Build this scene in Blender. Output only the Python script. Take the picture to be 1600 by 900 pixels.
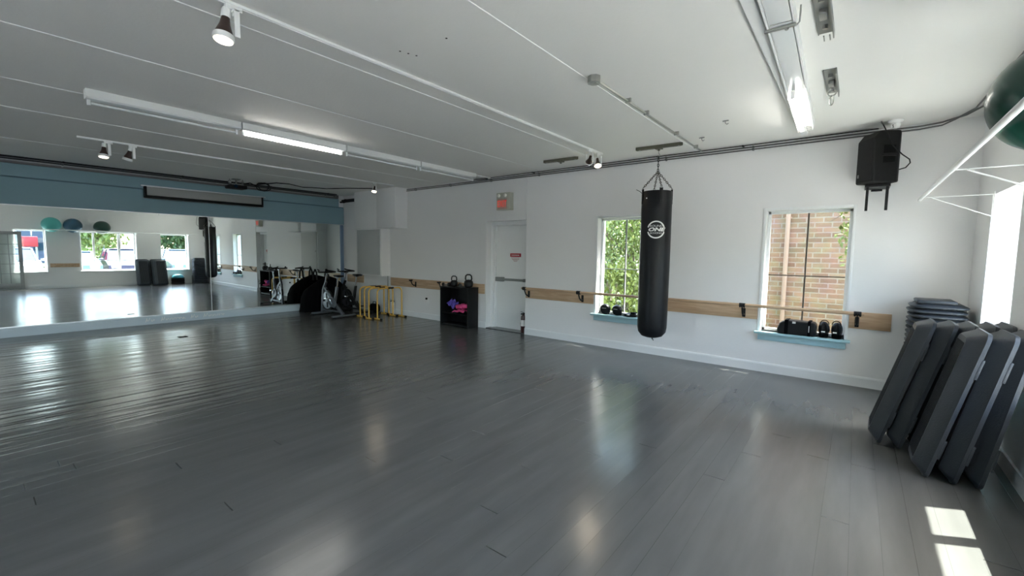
import bpy, bmesh, math, random
from mathutils import Vector, Matrix, Euler
random.seed(7)
PI = math.pi
for o in list(bpy.data.objects): bpy.data.objects.remove(o, do_unlink=True)
S = bpy.context.scene
COL = S.collection

# ------------------------------------------------------------------ camera
cam_d = bpy.data.cameras.new('camera'); cam = bpy.data.objects.new('camera', cam_d); COL.objects.link(cam)
cam_d.sensor_width = 36.0; cam_d.lens = 36.0 * 681.0 / 1600.0
cam_d.clip_start = 0.02; cam_d.clip_end = 400
RM = Matrix(((0.78418856, -0.06075384, 0.61754132),
             (0.62037623, 0.05514455, -0.78236335),
             (0.01347754, 0.99662834, 0.08093396)))
cam.matrix_world = Matrix.Translation((0, 0, 1.55)) @ RM.to_4x4()
S.camera = cam

# ------------------------------------------------------------------ light
S.view_settings.view_transform = 'Standard'; S.view_settings.look = 'None'
S.view_settings.gamma = 1; S.view_settings.use_curve_mapping = False
S.view_settings.exposure = 2.52
S.cycles.diffuse_bounces = 8; S.cycles.max_bounces = 14
SKY_STRENGTH = 0.62
SUN_ENERGY = 9.0
TUBE_EMIT = 7.0
W_ = bpy.data.worlds.new('sky'); S.world = W_; W_.use_nodes = True
wn = W_.node_tree.nodes; wl = W_.node_tree.links
sky = wn.new('ShaderNodeTexSky'); sky.sky_type = 'NISHITA'; sky.sun_disc = False
sky.sun_elevation = math.radians(60); sky.sun_rotation = math.radians(62); sky.dust_density = 2.5; sky.air_density = 1.0
bgn = wn['Background']; bgn.inputs['Strength'].default_value = SKY_STRENGTH
wl.new(sky.outputs[0], bgn.inputs['Color'])
sd = bpy.data.lights.new('sun', 'SUN'); sd.energy = SUN_ENERGY; sd.angle = math.radians(0.53); sd.color = (1, 0.96, 0.88)
so = bpy.data.objects.new('sun', sd); COL.objects.link(so)
so.rotation_euler = Vector((0.468, 0.25, 1.0)).to_track_quat('Z', 'Y').to_euler(); so.location = (20, 10, 30)

def portal(name, loc, rot, sx, sy):
    d = bpy.data.lights.new(name, 'AREA'); d.shape = 'RECTANGLE'; d.size = sx; d.size_y = sy
    d.cycles.is_portal = True
    o = bpy.data.objects.new(name, d); COL.objects.link(o); o.location = loc; o.rotation_euler = rot
RW = [(0.85, 1.65), (2.55, 4.2), (5.0, 5.97), (-2.7, -1.2), (-4.7, -3.1)]      # windows of the right wall, along y; last two unseen, added for more light
RZ = (0.62, 2.14)
FW = [(-6.6, -4.9)]                    # unseen window added behind the camera to brighten the left side
WW = [(-3.42, -2.55), (-0.97, -0.07)]              # windows of the back wall, along x
WZ = (0.55, 2.14)
D = 6.62; CH = 3.02; RX = 0.95; YF = -5.0
for a, b in RW: portal('portal', (1.46, (a+b)/2, sum(RZ)/2), (0, PI/2, 0), RZ[1]-RZ[0], b-a)
for a, b in FW: portal('portal', ((a+b)/2, YF-.2, 1.45), (PI/2, 0, 0), b-a, 1.9)
for a, b in WW: portal('portal', ((a+b)/2, D+.3, sum(WZ)/2), (-PI/2, 0, 0), b-a, WZ[1]-WZ[0])

# ------------------------------------------------------------------ materials
def mat(name, col, rough=.5, metal=0, spec=None, emit=None, es=0, bump=None, var=0, vscale=3, coat=0):
    m = bpy.data.materials.new(name); m.use_nodes = True
    n = m.node_tree.nodes; l = m.node_tree.links; b = n['Principled BSDF']
    b.inputs['Base Color'].default_value = (*col, 1); b.inputs['Roughness'].default_value = rough
    b.inputs['Metallic'].default_value = metal
    if spec is not None: b.inputs['Specular IOR Level'].default_value = spec
    if coat: b.inputs['Coat Weight'].default_value = coat; b.inputs['Coat Roughness'].default_value = .08
    if emit: b.inputs['Emission Color'].default_value = (*emit, 1); b.inputs['Emission Strength'].default_value = es
    tc = n.new('ShaderNodeTexCoord')
    if var:
        no = n.new('ShaderNodeTexNoise'); no.inputs['Scale'].default_value = vscale; no.inputs['Detail'].default_value = 5
        l.new(tc.outputs['Object'], no.inputs['Vector'])
        mx = n.new('ShaderNodeMix'); mx.data_type = 'RGBA'
        mx.inputs[6].default_value = (*[c*(1-var) for c in col], 1); mx.inputs[7].default_value = (*[min(1, c*(1+var)) for c in col], 1)
        l.new(no.outputs['Fac'], mx.inputs[0]); l.new(mx.outputs[2], b.inputs['Base Color'])
    if bump:
        no = n.new('ShaderNodeTexNoise'); no.inputs['Scale'].default_value = bump[0]; no.inputs['Detail'].default_value = 4
        l.new(tc.outputs['Object'], no.inputs['Vector'])
        bp = n.new('ShaderNodeBump'); bp.inputs['Strength'].default_value = bump[1]; bp.inputs['Distance'].default_value = .01
        l.new(no.outputs['Fac'], bp.inputs['Height']); l.new(bp.outputs[0], b.inputs['Normal'])
    return m
M = {}
M['wall'] = mat('wall_paint', (.79, .785, .78), .62, bump=(30, .12), var=.025, vscale=1.3)
M['ceil'] = mat('ceiling_paint', (.84, .83, .795), .7, bump=(40, .1), var=.03, vscale=.8)
M['white'] = mat('white_paint', (.82, .83, .82), .4, var=.02)
M['trimw'] = mat('trim_paint', (.80, .81, .81), .35, var=.02)
M['gpaint'] = mat('grey_door_paint', (.34, .35, .35), .45, var=.03)
M['teal'] = mat('teal_paint', (.215, .345, .40), .55, var=.05, vscale=2, bump=(20, .1))
M['sillblue'] = mat('light_blue_paint', (.36, .56, .62), .45, var=.05, vscale=6)
M['ledge'] = mat('pale_blue_grey_paint', (.52, .60, .66), .4, var=.05)
M['black'] = mat('black_plastic', (.006, .006, .0065), .5, spec=.25, bump=(150, .1))
M['blackm'] = mat('black_metal', (.009, .009, .010), .4, spec=.3, var=.2)
M['blackcloth'] = mat('black_cloth', (.003, .003, .0035), .95, spec=.08, bump=(60, .4))
M['vinyl'] = mat('black_vinyl', (.005, .0055, .007), .40, spec=.28, bump=(9, .25), var=.2)
M['grey'] = mat('grey_metal', (.30, .31, .30), .4, metal=.6, var=.1)
M['galv'] = mat('galvanised_steel', (.42, .42, .40), .35, metal=.9, var=.15, vscale=20)
M['dgalv'] = mat('dull_conduit_steel', (.14, .14, .14), .45, metal=.5, var=.15, vscale=20)
M['olive'] = mat('olive_painted_steel', (.12, .12, .09), .5, metal=.4, var=.2, vscale=20)
M['chrome'] = mat('chrome', (.75, .75, .76), .12, metal=1)
M['alu'] = mat('aluminium', (.66, .68, .70), .3, metal=.9)
M['silver'] = mat('silver_paint', (.12, .13, .145), .4, metal=.4)
M['yellow'] = mat('yellow_enamel', (.72, .43, .08), .35)
M['red'] = mat('red_paint', (.45, .03, .04), .4)
M['pink'] = mat('pink_foam', (.80, .09, .28), .7, bump=(80, .3))
M['purple'] = mat('purple_foam', (.12, .08, .42), .7, bump=(80, .3))
M['green'] = mat('green_vinyl_ball', (.004, .055, .036), .32, coat=.2)
M['blue'] = mat('blue_vinyl_ball', (.012, .085, .15), .32, coat=.2)
M['aqua'] = mat('turquoise_vinyl_ball', (.09, .46, .43), .32, coat=.2)
M['bosu'] = mat('turquoise_dome', (.06, .32, .40), .4)
M['step'] = mat('dark_grey_step_plastic', (.034, .039, .046), .42, spec=.35, bump=(120, .15), var=.12, vscale=4)
M['steptop'] = mat('black_ribbed_rubber', (.010, .011, .013), .6, spec=.3, bump=(200, .3))
M['lettering'] = mat('white_print', (.8, .8, .78), .5)
M['label'] = mat('paper_label', (.75, .73, .68), .6)
M['leaf'] = mat('leaves', (.125, .165, .026), .5, var=.5, vscale=2.5)
M['leafd'] = mat('dark_leaves', (.05, .085, .022), .55, var=.5, vscale=2.5)
M['bark'] = mat('bark', (.13, .10, .07), .9, bump=(15, .8), var=.3, vscale=8)
M['grass'] = mat('grass_verge', (.09, .12, .035), .9, var=.4, vscale=1.5)
M['asphalt'] = mat('pale_asphalt', (.14, .14, .135), .85, var=.15, vscale=.7)
M['road'] = mat('road_asphalt', (.12, .12, .12), .85, var=.15, vscale=.7)
M['concrete'] = mat('concrete', (.26, .255, .24), .85, var=.1, vscale=4)
M['carwhite'] = mat('white_car_paint', (.24, .245, .25), .12)
M['cardark'] = mat('dark_car_paint', (.022, .016, .03), .12)
M['carblue'] = mat('blue_grey_car_paint', (.07, .13, .17), .12)
M['carglass'] = mat('dark_car_glass', (.008, .03, .06), .04)
M['tyre'] = mat('tyre_rubber', (.02, .02, .02), .8)
M['lampred'] = mat('red_tail_lamp', (.6, .02, .03), .25)
M['redsign'] = mat('red_sign_paint', (.30, .012, .016), .5)
M['bluewall'] = mat('blue_grey_siding', (.07, .085, .14), .7)
M['exitred'] = mat('exit_letter_glow', (.6, .05, .04), .4, emit=(1, .12, .08), es=.07)
M['exitbody'] = mat('aged_cream_casing', (.50, .50, .42), .5, var=.1, vscale=20)
M['tube_on'] = mat('lit_fluorescent_tube', (1, 1, 1), .4, emit=(1, .97, .90), es=TUBE_EMIT)
M['tube_off'] = mat('unlit_fluorescent_tube', (.75, .77, .77), .2)
M['bulb'] = mat('lit_lamp_face', (1, .95, .85), .4, emit=(1, .84, .62), es=2.0)
M['brown'] = mat('dark_brown_lamp_body', (.05, .03, .025), .35)
M['gold'] = mat('screenprint', (.35, .34, .32), .5)

def wood_mat():
    m = bpy.data.materials.new('birch_board'); m.use_nodes = True
    n = m.node_tree.nodes; l = m.node_tree.links; b = n['Principled BSDF']
    tc = n.new('ShaderNodeTexCoord'); mp = n.new('ShaderNodeMapping'); mp.inputs['Scale'].default_value = (1.2, 10, 14)
    no = n.new('ShaderNodeTexNoise'); no.inputs['Scale'].default_value = 2.2; no.inputs['Detail'].default_value = 6; no.inputs['Distortion'].default_value = .6
    cr = n.new('ShaderNodeValToRGB'); cr.color_ramp.elements[0].color = (.42, .27, .16, 1); cr.color_ramp.elements[1].color = (.60, .43, .28, 1)
    cr.color_ramp.elements[0].position = .3; cr.color_ramp.elements[1].position = .7
    l.new(tc.outputs['Object'], mp.inputs[0]); l.new(mp.outputs[0], no.inputs['Vector']); l.new(no.outputs['Fac'], cr.inputs[0]); l.new(cr.outputs[0], b.inputs['Base Color'])
    b.inputs['Roughness'].default_value = .45
    return m
M['wood'] = wood_mat()

def brick_mat():
    m = bpy.data.materials.new('buff_brick'); m.use_nodes = True
    n = m.node_tree.nodes; l = m.node_tree.links; b = n['Principled BSDF']
    tc = n.new('ShaderNodeTexCoord'); sp = n.new('ShaderNodeSeparateXYZ'); cb = n.new('ShaderNodeCombineXYZ')
    l.new(tc.outputs['Object'], sp.inputs[0]); l.new(sp.outputs['X'], cb.inputs['X']); l.new(sp.outputs['Z'], cb.inputs['Y'])
    br = n.new('ShaderNodeTexBrick'); br.inputs['Scale'].default_value = 1.0
    br.inputs['Brick Width'].default_value = .24; br.inputs['Row Height'].default_value = .085; br.inputs['Mortar Size'].default_value = .009
    br.inputs['Color1'].default_value = (.145, .070, .024, 1); br.inputs['Color2'].default_value = (.235, .130, .050, 1); br.inputs['Mortar'].default_value = (.25, .195, .13, 1)
    br.inputs['Bias'].default_value = .1
    l.new(cb.outputs[0], br.inputs['Vector'])
    no = n.new('ShaderNodeTexNoise'); no.inputs['Scale'].default_value = 5; l.new(tc.outputs['Object'], no.inputs['Vector'])
    mx = n.new('ShaderNodeMix'); mx.data_type = 'RGBA'; mx.blend_type = 'MULTIPLY'; mx.inputs[0].default_value = .5
    l.new(br.outputs['Color'], mx.inputs[6]); l.new(no.outputs['Color'], mx.inputs[7])
    hs = n.new('ShaderNodeHueSaturation'); hs.inputs['Value'].default_value = 1.3; hs.inputs['Saturation'].default_value = .85
    l.new(mx.outputs[2], hs.inputs['Color']); l.new(hs.outputs[0], b.inputs['Base Color'])
    bp = n.new('ShaderNodeBump'); bp.inputs['Strength'].default_value = .6; bp.inputs['Distance'].default_value = .01; bp.invert = True
    l.new(br.outputs['Fac'], bp.inputs['Height']); l.new(bp.outputs[0], b.inputs['Normal'])
    b.inputs['Roughness'].default_value = .9
    return m
M['brick'] = brick_mat()

def glass_mat():
    m = bpy.data.materials.new('window_glass'); m.use_nodes = True
    n = m.node_tree.nodes; l = m.node_tree.links
    for x in list(n): n.remove(x)
    o = n.new('ShaderNodeOutputMaterial'); t = n.new('ShaderNodeBsdfTransparent'); g = n.new('ShaderNodeBsdfGlossy')
    t.inputs[0].default_value = (.90, .93, .92, 1); g.inputs['Roughness'].default_value = .02
    lw = n.new('ShaderNodeLayerWeight'); lw.inputs['Blend'].default_value = .5; pw = n.new('ShaderNodeMath'); pw.operation = 'POWER'; pw.inputs[1].default_value = 4
    f = n.new('ShaderNodeMath'); f.operation = 'MULTIPLY_ADD'; f.inputs[1].default_value = .6; f.inputs[2].default_value = .035
    l.new(lw.outputs['Facing'], pw.inputs[0]); l.new(pw.outputs[0], f.inputs[0]); mx = n.new('ShaderNodeMixShader')
    l.new(f.outputs[0], mx.inputs[0]); l.new(t.outputs[0], mx.inputs[1]); l.new(g.outputs[0], mx.inputs[2]); l.new(mx.outputs[0], o.inputs[0])
    return m
M['glass'] = glass_mat()

def mirror_mat():
    m = bpy.data.materials.new('silvered_mirror'); m.use_nodes = True
    b = m.node_tree.nodes['Principled BSDF']; b.inputs['Metallic'].default_value = 1
    b.inputs['Base Color'].default_value = (.86, .91, .90, 1); b.inputs['Roughness'].default_value = .008
    return m
M['mirror'] = mirror_mat()

def floor_mat():
    m = bpy.data.materials.new('grey_painted_floorboards'); m.use_nodes = True
    n = m.node_tree.nodes; l = m.node_tree.links; b = n['Principled BSDF']
    def mth(op, a=None, c=None, d=None):
        x = n.new('ShaderNodeMath'); x.operation = op
        for i, v in enumerate((a, c, d)):
            if v is None: continue
            if isinstance(v, (int, float)): x.inputs[i].default_value = v
            else: l.new(v, x.inputs[i])
        return x.outputs[0]
    tc = n.new('ShaderNodeTexCoord'); sp = n.new('ShaderNodeSeparateXYZ'); l.new(tc.outputs['Object'], sp.inputs[0])
    X, Y = sp.outputs['X'], sp.outputs['Y']
    u = mth('DIVIDE', mth('ADD', X, .08), .137); pi_ = mth('FLOOR', u); fr = mth('SUBTRACT', u, pi_)
    wn1 = n.new('ShaderNodeTexWhiteNoise'); wn1.noise_dimensions = '1D'; l.new(pi_, wn1.inputs['W'])
    rnd = wn1.outputs['Value']
    edge = mth('ABSOLUTE', mth('SUBTRACT', fr, .5))
    groove = mth('GREATER_THAN', edge, .488)
    # only some boards have an open seam
    seam = mth('MULTIPLY', groove, mth('GREATER_THAN', rnd, .45))
    # butt joints
    v = mth('DIVIDE', mth('ADD', Y, mth('MULTIPLY', rnd, 2.2)), 2.2); vf = mth('SUBTRACT', v, mth('FLOOR', v))
    joint = mth('LESS_THAN', vf, .0028)
    wn2 = n.new('ShaderNodeTexWhiteNoise'); wn2.noise_dimensions = '2D'
    cb = n.new('ShaderNodeCombineXYZ'); l.new(pi_, cb.inputs[0]); l.new(mth('FLOOR', v), cb.inputs[1]); l.new(cb.outputs[0], wn2.inputs['Vector'])
    joint = mth('MULTIPLY', joint, mth('GREATER_THAN', wn2.outputs['Value'], .45))
    dark = mth('MAXIMUM', mth('MULTIPLY', seam, .35), mth('MULTIPLY', joint, .9))
    # colour: worn grey paint
    mp = n.new('ShaderNodeMapping'); mp.inputs['Scale'].default_value = (5, .7, 1); l.new(tc.outputs['Object'], mp.inputs[0])
    no = n.new('ShaderNodeTexNoise'); no.inputs['Scale'].default_value = 1.5; no.inputs['Detail'].default_value = 6; l.new(mp.outputs[0], no.inputs['Vector'])
    cr = n.new('ShaderNodeValToRGB'); cr.color_ramp.elements[0].color = (.089, .090, .087, 1); cr.color_ramp.elements[1].color = (.114, .115, .111, 1)
    cr.color_ramp.elements[0].position = .3; cr.color_ramp.elements[1].position = .7
    l.new(no.outputs['Fac'], cr.inputs[0])
    mx = n.new('ShaderNodeMix'); mx.data_type = 'RGBA'; l.new(dark, mx.inputs[0]); l.new(cr.outputs[0], mx.inputs[6]); mx.inputs[7].default_value = (.015, .015, .015, 1)
    l.new(mx.outputs[2], b.inputs['Base Color'])
    # relief: cupped boards, long waviness
    cup = mth('MULTIPLY', mth('MULTIPLY', edge, edge), mth('MULTIPLY', mth('SUBTRACT', rnd, .2), .0022))
    mp2 = n.new('ShaderNodeMapping'); mp2.inputs['Scale'].default_value = (7, .55, 1); l.new(tc.outputs['Object'], mp2.inputs[0])
    n2 = n.new('ShaderNodeTexNoise'); n2.inputs['Scale'].default_value = 1.0; n2.inputs['Detail'].default_value = 2; l.new(mp2.outputs[0], n2.inputs['Vector'])
    h = mth('ADD', mth('ADD', cup, mth('MULTIPLY', n2.outputs['Fac'], .0022)), mth('MULTIPLY', mth('MAXIMUM', seam, joint), -.0008))
    bp = n.new('ShaderNodeBump'); bp.inputs['Strength'].default_value = 1; bp.inputs['Distance'].default_value = 1
    wa = n.new('ShaderNodeMapRange'); wa.inputs[1].default_value = -6; wa.inputs[2].default_value = -2.5; wa.inputs[3].default_value = 5; wa.inputs[4].default_value = .45; l.new(X, wa.inputs[0]); h = mth('MULTIPLY', h, wa.outputs[0])
    l.new(h, bp.inputs['Height']); l.new(bp.outputs[0], b.inputs['Normal'])
    n3 = n.new('ShaderNodeTexNoise'); n3.inputs['Scale'].default_value = 3; n3.inputs['Detail'].default_value = 8; l.new(tc.outputs['Object'], n3.inputs['Vector'])
    mr = n.new('ShaderNodeMapRange'); mr.inputs[3].default_value = .16; mr.inputs[4].default_value = .25; l.new(n3.outputs['Fac'], mr.inputs[0]); l.new(mr.outputs[0], b.inputs['Roughness'])
    b.inputs['Specular IOR Level'].default_value = .6
    return m
M['floor'] = floor_mat()

# ------------------------------------------------------------------ mesh helpers
def new(): return bmesh.new()
def _xf(vs, M4):
    for v in vs: v.co = M4 @ v.co
def box(bm, a, b, bev=0, M4=None):
    x0, y0, z0 = [min(p, q) for p, q in zip(a, b)]; x1, y1, z1 = [max(p, q) for p, q in zip(a, b)]
    vs = [bm.verts.new(c) for c in ((x0,y0,z0),(x1,y0,z0),(x1,y1,z0),(x0,y1,z0),(x0,y0,z1),(x1,y0,z1),(x1,y1,z1),(x0,y1,z1))]
    fs = [bm.faces.new([vs[i] for i in f]) for f in ((3,2,1,0),(4,5,6,7),(0,1,5,4),(1,2,6,5),(2,3,7,6),(3,0,4,7))]
    if bev:
        es = list({e for f in fs for e in f.edges})
        r = bmesh.ops.bevel(bm, geom=es, offset=bev, segments=2, affect='EDGES', profile=.5)
        vs = list({v for f in r['faces'] for v in f.verts} | {v for v in vs if v.is_valid})
    if M4 is not None: _xf(vs, M4)
    return bm
def tube(bm, pts, r, n=10, closed=False, rr=None, cap=True):
    pts = [Vector(p) for p in pts]; N = len(pts); rings = []
    prev = None
    for i, p in enumerate(pts):
        if closed: t = (pts[(i+1) % N] - pts[i-1])
        else: t = (pts[min(i+1, N-1)] - pts[max(i-1, 0)])
        t.normalize()
        if prev is None:
            a = Vector((0, 0, 1)) if abs(t.z) < .9 else Vector((1, 0, 0))
            u = t.cross(a).normalized()
        else:
            u = (prev - t * prev.dot(t)); u.normalize()
        prev = u; w = t.cross(u); rad = rr[i] if rr else r
        rings.append([bm.verts.new(p + (u*math.cos(2*PI*k/n) + w*math.sin(2*PI*k/n))*rad) for k in range(n)])
    for i in range(N if closed else N-1):
        A, B = rings[i], rings[(i+1) % N]
        for k in range(n): bm.faces.new((A[k], A[(k+1) % n], B[(k+1) % n], B[k]))
    if not closed and cap:
        bm.faces.new(rings[0][::-1]); bm.faces.new(rings[-1])
    return bm
def lathe(bm, prof, n=32, M4=None):
    rings = []
    for r, z in prof:
        if r < 1e-6: rings.append([bm.verts.new((0, 0, z))])
        else: rings.append([bm.verts.new((r*math.cos(2*PI*k/n), r*math.sin(2*PI*k/n), z)) for k in range(n)])
    for A, B in zip(rings, rings[1:]):
        for k in range(n):
            a, b_ = A[k % len(A)], A[(k+1) % len(A)]; c, d = B[(k+1) % len(B)], B[k % len(B)]
            f = [];
            for v in (a, b_, c, d):
                if v not in f: f.append(v)
            if len(f) > 2: bm.faces.new(f)
    if M4 is not None: _xf([v for r_ in rings for v in r_], M4)
    return bm
def prism(bm, poly, h0, h1, axis='z', M4=None):
    def P(a, b_, h): return {'z': (a, b_, h), 'y': (a, h, b_), 'x': (h, a, b_)}[axis]
    A = [bm.verts.new(P(a, b_, h0)) for a, b_ in poly]; B = [bm.verts.new(P(a, b_, h1)) for a, b_ in poly]
    bm.faces.new(A); bm.faces.new(B[::-1]); n = len(poly)
    for i in range(n): bm.faces.new((A[i], B[i], B[(i+1) % n], A[(i+1) % n]))
    if M4 is not None: _xf(A + B, M4)
    return bm
def rbar(bm, p, q, w, h):
    """square bar from p to q"""
    p, q = Vector(p), Vector(q); t = (q-p); L = t.length; rot = t.to_track_quat('X', 'Z').to_matrix().to_4x4()
    return box(bm, (0, -w/2, -h/2), (L, w/2, h/2), M4=Matrix.Translation(p) @ rot)
def sphere(bm, c, r, n=24, sc=(1, 1, 1)):
    M4 = Matrix.Translation(c) @ Matrix.Diagonal((r*sc[0], r*sc[1], r*sc[2], 1))
    m = n//2
    return lathe(bm, [(math.sin(PI*i/m), -math.cos(PI*i/m)) for i in range(m+1)], n, M4)
def obj(name, bm, m, parent=None, smooth=True, loc=None, rot=None, bevel=0):
    bmesh.ops.recalc_face_normals(bm, faces=bm.faces)
    me = bpy.data.meshes.new(name); bm.to_mesh(me); bm.free()
    ms = m if isinstance(m, (list, tuple)) else [m]
    for x in ms: me.materials.append(M[x] if isinstance(x, str) else x)
    if smooth:
        for p in me.polygons: p.use_smooth = True
        try: me.set_sharp_from_angle(angle=math.radians(35))
        except Exception: pass
    o = bpy.data.objects.new(name, me); COL.objects.link(o)
    if parent is not None: o.parent = parent
    if loc is not None: o.location = loc
    if rot is not None: o.rotation_euler = rot
    if bevel:
        b = o.modifiers.new('bevel', 'BEVEL'); b.width = bevel; b.segments = 2; b.limit_method = 'ANGLE'
    return o
def tag(o, label, cat, group=None):
    o['label'] = label; o['category'] = cat
    if group: o['group'] = group
    return o
def thing(name, label, cat, loc=(0, 0, 0), rz=0, group=None, rot=None):
    o = bpy.data.objects.new(name, None); COL.objects.link(o); o.location = loc
    o.rotation_euler = rot if rot is not None else (0, 0, rz); o.empty_display_size = .1
    return tag(o, label, cat, group)
def struct(name, bm, m, **k):
    o = obj(name, bm, m, **k); o['kind'] = 'structure'; return o
def dup(root, loc, label=None, rot=None):
    r = root.copy(); COL.objects.link(r); r.location = loc
    if rot is not None: r.rotation_euler = rot
    if label: r['label'] = label
    for ch in list(root.children):
        c = ch.copy(); COL.objects.link(c); c.parent = r
        for g in list(ch.children):
            d = g.copy(); COL.objects.link(d); d.parent = c
    return r
def text_bm(txt, size, M4, depth=.002, bold=0, shear=0, warp=None):
    cu = bpy.data.curves.new('t', 'FONT'); cu.body = txt; cu.size = size; cu.align_x = 'CENTER'; cu.align_y = 'CENTER'
    cu.extrude = depth; cu.offset = bold; cu.shear = shear; cu.resolution_u = 3
    o = bpy.data.objects.new('t', cu); COL.objects.link(o)
    dg = bpy.context.evaluated_depsgraph_get(); dg.update()
    me = bpy.data.meshes.new_from_object(o.evaluated_get(dg))
    bm = new(); bm.from_mesh(me)
    bpy.data.objects.remove(o, do_unlink=True); bpy.data.curves.remove(cu); bpy.data.meshes.remove(me)
    for v in bm.verts:
        v.co = M4 @ (warp(v.co) if warp else v.co)
    return bm

# ------------------------------------------------------------------ room shell
LP = (-11.2, 3.42, 0); LR = (0, 0, -0.014)           # left wall pivot: the wall runs very slightly out of square
bm = new(); box(bm, (-11.5, YF, -.12), (RX+.5, D+.5, 0)); struct('floor', bm, 'floor', smooth=False)
bm = new(); box(bm, (-11.5, YF, CH), (RX+.5, D+.5, CH+.15)); struct('ceiling', bm, 'ceil', smooth=False)
def wall_cells(bm, us, vs, holes, f):
    """grid of solid cells between sorted us and vs, leaving the holes open"""
    for i in range(len(us)-1):
        for j in range(len(vs)-1):
            cu, cv = (us[i]+us[i+1])/2, (vs[j]+vs[j+1])/2
            if any(a < cu < b and c < cv < d for a, b, c, d in holes): continue
            f(bm, us[i], us[i+1], vs[j], vs[j+1])
DO = (-5.9, -4.9, 0, 2.17)
holes = [(a, b, WZ[0], WZ[1]) for a, b in WW] + [DO]
us = sorted({-11.5, RX+.48} | {h[0] for h in holes} | {h[1] for h in holes}); vs = sorted({0, CH} | {h[2] for h in holes} | {h[3] for h in holes})
bm = new(); wall_cells(bm, us, vs, holes, lambda b, a, c, d, e: box(b, (a, D, d), (c, D+.28, e)))
bmesh.ops.remove_doubles(bm, verts=bm.verts, dist=1e-5)
struct('wall_back', bm, 'wall', smooth=False)
FD = (-0.75, 0.12, 0, 2.08)
holes = [(a, b, RZ[0], RZ[1]) for a, b in RW] + [FD]
us = sorted({YF, D} | {h[0] for h in holes} | {h[1] for h in holes}); vs = sorted({0, CH} | {h[2] for h in holes} | {h[3] for h in holes})
bm = new(); wall_cells(bm, us, vs, holes, lambda b, a, c, d, e: box(b, (RX, a, d), (RX+.48, c, e)))
bmesh.ops.remove_doubles(bm, verts=bm.verts, dist=1e-5)
struct('wall_right', bm, 'wall', smooth=False)
bm = new(); box(bm, (-.25, YF-3.42, 0), (0, D-3.42+.02, CH)); struct('wall_left', bm, 'wall', smooth=False, loc=LP, rot=LR)
holes = [(a, b, .5, 2.4) for a, b in FW]
us = sorted({-11.5, RX+.48} | {h[0] for h in holes} | {h[1] for h in holes}); vs = [0, .5, 2.4, CH]
bm = new(); wall_cells(bm, us, vs, holes, lambda b, a, c, d, e: box(b, (a, YF-.15, d), (c, YF, e)))
bmesh.ops.remove_doubles(bm, verts=bm.verts, dist=1e-5)
struct('wall_front', bm, 'wall', smooth=False)
# baseboards
def bb(bm, a, b, y, t=.018, h=.125):
    prism(bm, [(y, 0), (y-t, 0), (y-t, h-.02), (y-t+.006, h), (y, h)], a, b, 'x')
bm = new(); bb(bm, -11.1, -5.9, D); bb(bm, -4.9, RX, D); struct('baseboard_back', bm, 'trimw', smooth=False)
bm = new()
for a, b in ((.12, D-.02), (YF, -.75)): box(bm, (RX-.018, a, 0), (RX, b, .12))
struct('baseboard_right', bm, 'trimw', smooth=False)
# ceiling seam battens
SE = [(-4.5, .003), (-7.15, .003), (-1.88, .002), (-3.28, .003), (-9.2, .002), (-5.95, .002)]
for i, (x, hw) in enumerate(SE):
    bm = new(); prism(bm, [(x-hw-.003, CH), (x-hw, CH-.005), (x+hw, CH-.005), (x+hw+.003, CH)], YF, D, 'y')
    struct('trim_%d' % (i+1), bm, 'white', smooth=False)
bm = new(); box(bm, (-.615, 1.0, CH-.035), (-.545, 6.3, CH), bev=.004); struct('trim_8', bm, 'white', smooth=False)
bm = new(); box(bm, (-4.93, D-.012, 2.17), (-4.90, D, 2.95)); struct('trim_9', bm, 'wall', smooth=False)
# window frames
def win_back(n, a, b, cx, hz, bar):
    fr = thing('window_%d' % n, '', '')
    for k in ('label', 'category'): del fr[k]
    fr['kind'] = 'structure'
    z0, z1 = WZ; y = D+.13
    bm = new(); t = .035
    for q in ((a, z0, a+t, z1), (b-t, z0, b, z1), (a, z0, b, z0+t), (a, z1-t, b, z1)): box(bm, (q[0], y, q[1]), (q[2], y+.05, q[3]), bev=.004)
    obj('window_frame', bm, 'white', fr)
    bm = new(); box(bm, (cx-.009, y+.012, z0+.03), (cx+.009, y+.035, z1-.03)); box(bm, (a+.03, y+.013, hz-.007), (b-.03, y+.034, hz+.007)); obj('glazing_bar', bm, bar, fr)
    bm = new(); box(bm, (a+.03, y+.022, z0+.03), (b-.03, y+.026, z1-.03)); obj('pane', bm, 'glass', fr, smooth=False)
    # thin casing around the opening
    bm = new()
    for q in ((a-.035, z0, a, z1+.035), (b, z0, b+.03, z1+.035), (a, z1, b, z1+.035)): box(bm, (q[0], D-.012, q[1]), (q[2], D, q[3]), bev=.003)
    obj('casing', bm, 'trimw', fr)
    bm = new(); box(bm, (a-.06, D-.085, z0-.03), (b+.06, D+.13, z0), bev=.006); box(bm, (a-.02, D-.035, z0-.115), (b+.02, D, z0-.03), bev=.004)
    obj('window_sill', bm, 'sillblue', fr)
win_back(1, *WW[0], -2.98, 1.30, 'gpaint'); win_back(2, *WW[1], -.52, 1.30, mat('bronze_bar', (.09, .075, .06), .5))
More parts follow.
